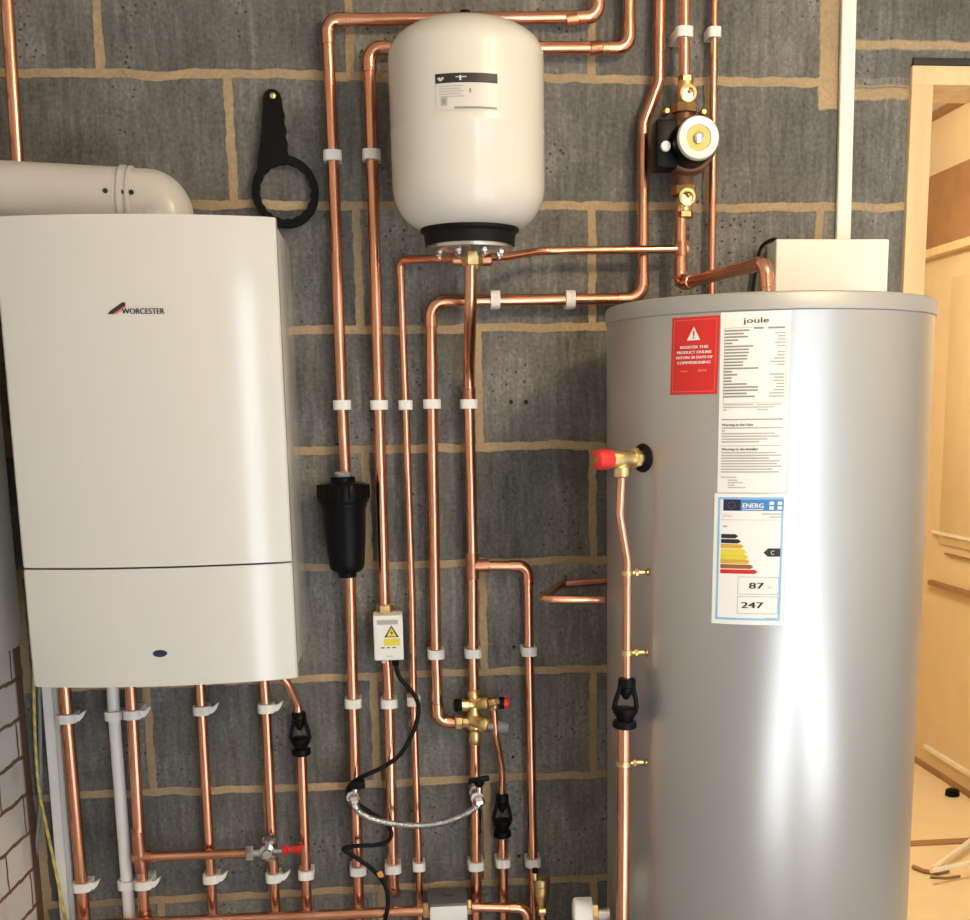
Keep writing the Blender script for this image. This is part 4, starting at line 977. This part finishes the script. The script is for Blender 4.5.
# ------------------------------------------------------------------ wall box, trunking, cables
b0 = at(775, 300, -.07); b1 = at(889.5, 239, -.07)
t = thing('junction_box', 'cream junction box on the wall behind the cylinder top', 'junction box', ((b0.x+b1.x)/2, 0, b0.z-.03))
bm = BM(); box(bm, (b0.x+.002, -.045, b0.z-.03), (b1.x-.002, -.0005, b1.z-.002), .002); obj('back_box', bm, cream_box, t)
bm = BM(); box(bm, (b0.x, -.07, b0.z-.032), (b1.x, -.046, b1.z), .003, 3); obj('cover', bm, cream_box, t)
a_ = at(853.5, -160, -.016); a_.z = ZC-.001; c_ = at(844, 236, -.016)
bm = BM(); hw = .0128
def slab(bm, top_, bot, hw0, hw1, d0, d1):
    vs = [bm.verts.new(V((q.x+s*w, d, q.z))) for d in (d0, d1) for q, w, s in ((bot, hw1, -1), (bot, hw1, 1), (top_, hw0, 1), (top_, hw0, -1))]
    for f in ((3, 2, 1, 0), (4, 5, 6, 7), (0, 1, 5, 4), (1, 2, 6, 5), (2, 3, 7, 6), (3, 0, 4, 7)): bm.faces.new([vs[i] for i in f])
    bmesh.ops.bevel(bm, geom=bm.edges[:], offset=.0015, segments=2, affect='EDGES')
c_.z = b1.z-.004+.006
t = thing('cable_trunking', 'cream cable trunking rising up the wall from the junction box', 'trunking', c_)
slab(bm, a_, c_, hw, hw, -.0005, -.012); obj('trunking_base', bm, cream_box, t)
bm = BM(); slab(bm, a_, c_, hw+.001, hw+.001, -.0085, -.0165); obj('trunking_lid', bm, cream_box, t)
a_ = at(44.5, 640, -.02); c_ = at(81.5, 1103, -.02)
t = thing('cable_trunking', 'white cable trunking on the wall below the boiler at the left', 'trunking', c_)
bm = BM(); slab(bm, a_, c_, .0145, .0145, -.0005, -.012); obj('trunking_base', bm, white_pl, t)
bm = BM(); slab(bm, a_-V((.0035, 0, 0)), c_-V((.0035, 0, 0)), .0095, .0095, -.0115, -.021); obj('trunking_lid', bm, clip_pl, t)
q = at(50.5, 735, -.0135); bm = BM(); lathe(bm, V((q.x, -.0118, q.z)), (0, -1, 0), [(.0034, 0), (.0034, .0012), (0, .0012)], 12); obj('screw', bm, ink, t)
bm = BM(); sweep(bm, smooth(P([(33.5, 640), (34, 700), (35.5, 745), (39, 790, -.025), (47, 830, -.032), (56, 872, -.034), (65, 918, -.034), (72, 960, -.034)], -.02), 8), .0032, 10)
single('earth_cable', bm, earth, 'yellow and green earth cable hanging beside the white trunking', 'cable')
bm = BM(); sweep(bm, smooth(P([(38.5, 640), (39.5, 700), (40.5, 770), (39.5, 810), (35, 860), (31, 915, -.03), (29, 960, -.04)], -.008), 8), .0042, 10)
single('grey_cable', bm, cable_g, 'grey cable in the corner of the brick and block walls', 'cable')
bm = BM(); sweep(bm, smooth(P([(776, 239, -.058), (768, 241.5, -.045), (760, 250, -.03), (755, 275, -.02), (752, 300, -.02)], 0), 8), .0035, 10)
single('black_lead', bm, cable_b, 'short black lead curving out of the junction box', 'cable')

# ------------------------------------------------------------------ beyond the doorway
def onx(px_, py_, X):         # measured point on the side wall of the next room
    d = ray(px_, py_); return CAM+d*((X-CAM.x)/d.x)
def onz(px_, py_, z):
    d = ray(px_, py_); return CAM+d*((z-CAM.z)/d.z)
def rail(name, label, z, h, dep, m, cat, y0=.2, y1=2.98, dz=0.0):
    bm = BM(); p = [V((XH-.0005, y0, z)), V((XH-.0005, y1, z+dz))]
    vs = [bm.verts.new(q+V((-dx_, 0, dz_))) for q in p for dx_, dz_ in ((0, -h/2), (dep, -h/2), (dep, h/2), (0, h/2))]
    for f in ((0, 1, 2, 3), (7, 6, 5, 4), (0, 4, 5, 1), (1, 5, 6, 2), (2, 6, 7, 3), (3, 7, 4, 0)): bm.faces.new([vs[k] for k in f])
    return single(name, bm, m, label, cat)
z1_, z2_ = onx(926, 254, XH).z, onx(935, 177, XH).z
t = thing('wall_boarding', 'brown timber boarding high on the wall through the doorway', 'wall boarding', V((XH, 1.6, z1_)))
bm = BM(); box(bm, (XH-.030, .2, z1_), (XH-.0005, 2.98, (z1_+z2_)/2+.04)); obj('lower_board', bm, wood_d, t)
bm = BM(); box(bm, (XH-.022, .2, (z1_+z2_)/2+.041), (XH-.0005, 2.98, z2_)); obj('upper_board', bm, wood_d, t)
bm = BM(); box(bm, (XH-.042, .2, z1_-.025), (XH-.0005, 2.98, z1_+.003)); obj('edge_strip', bm, wood, t)
rail('ceiling_board', 'light brown board near the ceiling through the doorway', onx(945, 108, XH).z, .05, .03, wood_d, 'board')
q = onx(944, 585.5, XH); rail('timber_rail', 'dark brown timber rail along the wall through the doorway', q.z, .018, .02, wood_d, 'rail', y1=q.y+.10)
q = onx(949, 554, XH); rail('thin_rail', 'thin brown rail above the dark rail through the doorway', q.z, .006, .008, wood_d, 'rail', y1=q.y+.02)
q = onx(946, 534, XH); rail('white_rail', 'thin white rail on the wall through the doorway', q.z, .010, .012, tape_w, 'rail', y1=q.y+.10)
q = onx(941, 755, XH); rail('white_conduit', 'white conduit low on the wall through the doorway', q.z, .014, .014, tape_w, 'conduit', y1=q.y+.13)
rail('skirting_gap_strip', 'dark brown strip where wall meets floor through the doorway', .018, .02, .012, wood_d, 'skirting')
q = onx(947, 400, XH); bm = BM(); box(bm, (XH-.006, q.y-.9, onx(947, 545, XH).z), (XH-.0005, q.y, onx(947, 279, XH).z), .002)
single('wall_panel', bm, door_paint, 'flat pale timber panel on the wall through the doorway', 'panel')
q = onz(930, 843, .009); bm = BM(); box(bm, (XJ-.3, q.y-.022, .0082), (XH-.0015, q.y+.022, .0125)); single('threshold_strip', bm, wood_d, 'dark brown threshold strip across the pale floor through the doorway', 'threshold')
for lab, pp, r_, m_ in (('pale stick on the floor through the doorway, pointing up right', ((933, 869), (975, 838)), .009, tape_w), ('pale stick on the floor through the doorway, lying nearly level', ((931, 871), (975, 862)), .008, tape_w),
                       ('dark twig on the floor through the doorway', ((913, 866.5), (924, 871), (936, 872.5), (948, 870)), .007, wood_d), ('thin dark twig nearest the viewer on the floor through the doorway', ((930, 877), (945, 878), (960, 876)), .004, wood_d)):
    bm = BM(); sweep(bm, [onz(x_, y_, .0085+r_+(.034 if 'level' in lab else .015 if 'pale' in lab else 0)) for x_, y_ in pp], r_, 8); single('twig' if 'twig' in lab else 'stick', bm, m_, lab, 'twig' if 'twig' in lab else 'stick')
q = onx(950, 837, XH-.06); bm = BM(); lathe(bm, V((q.x, q.y, .0085)), (0, 0, 1), [(.02, 0), (.026, .004), (.024, .022), (.014, .028)], 16); single('door_stop', bm, black_pl, 'small black stopper on the floor through the doorway', 'door stop')

# ------------------------------------------------------------------ light
def area(name, loc, target, sx, sy, power, col):
    l = bpy.data.lights.new(name, 'AREA'); l.shape = 'RECTANGLE'; l.size = sx; l.size_y = sy; l.energy = power; l.color = col
    o = bpy.data.objects.new(name, l); COL.objects.link(o); o.location = loc
    o.rotation_euler = (V(target)-V(loc)).to_track_quat('-Z', 'Y').to_euler(); return o
def point(name, loc, r, power, col):
    l = bpy.data.lights.new(name, 'POINT'); l.shadow_soft_size = r; l.energy = power; l.color = col
    o = bpy.data.objects.new(name, l); COL.objects.link(o); o.location = loc; return o
DAY = (.80, .91, 1.0); WARM = (1.0, .77, .46)
for i, (x0, x1) in enumerate(OPEN):
    area('daylight', ((x0+x1)/2, YR-.06, 1.0), ((x0+x1)/2, 0, 1.0), x1-x0, 1.9, (14, 12)[i], DAY)
point('ceiling_lamp', (1.45, -1.55, 2.28), .07, 42, WARM)
point('hall_lamp', (1.75, 1.0, 2.15), .08, 48, (1.0, .89, .68))
sl_ = bpy.data.lights.new('sun', 'SUN'); sl_.energy = 34; sl_.angle = .02; sl_.color = (.94, .97, 1)
so = bpy.data.objects.new('sun', sl_); COL.objects.link(so); so.location = (1, -8, 6); so.rotation_euler = V((-.10, .74, -.64)).to_track_quat('-Z', 'Y').to_euler()
w = bpy.data.worlds.new('sky'); S.world = w; w.use_nodes = True
bg = w.node_tree.nodes['Background']; bg.inputs[0].default_value = (.75, .86, 1, 1); bg.inputs[1].default_value = 1.0
for o in S.objects:
    if '_o' in o.keys(): del o['_o']
S.view_settings.view_transform = 'Standard'; S.view_settings.look = 'None'; S.view_settings.exposure = 0.05; S.view_settings.gamma = 1
S.view_settings.use_curve_mapping = False
S.cycles.use_denoising = True
S.cycles.max_bounces = 8
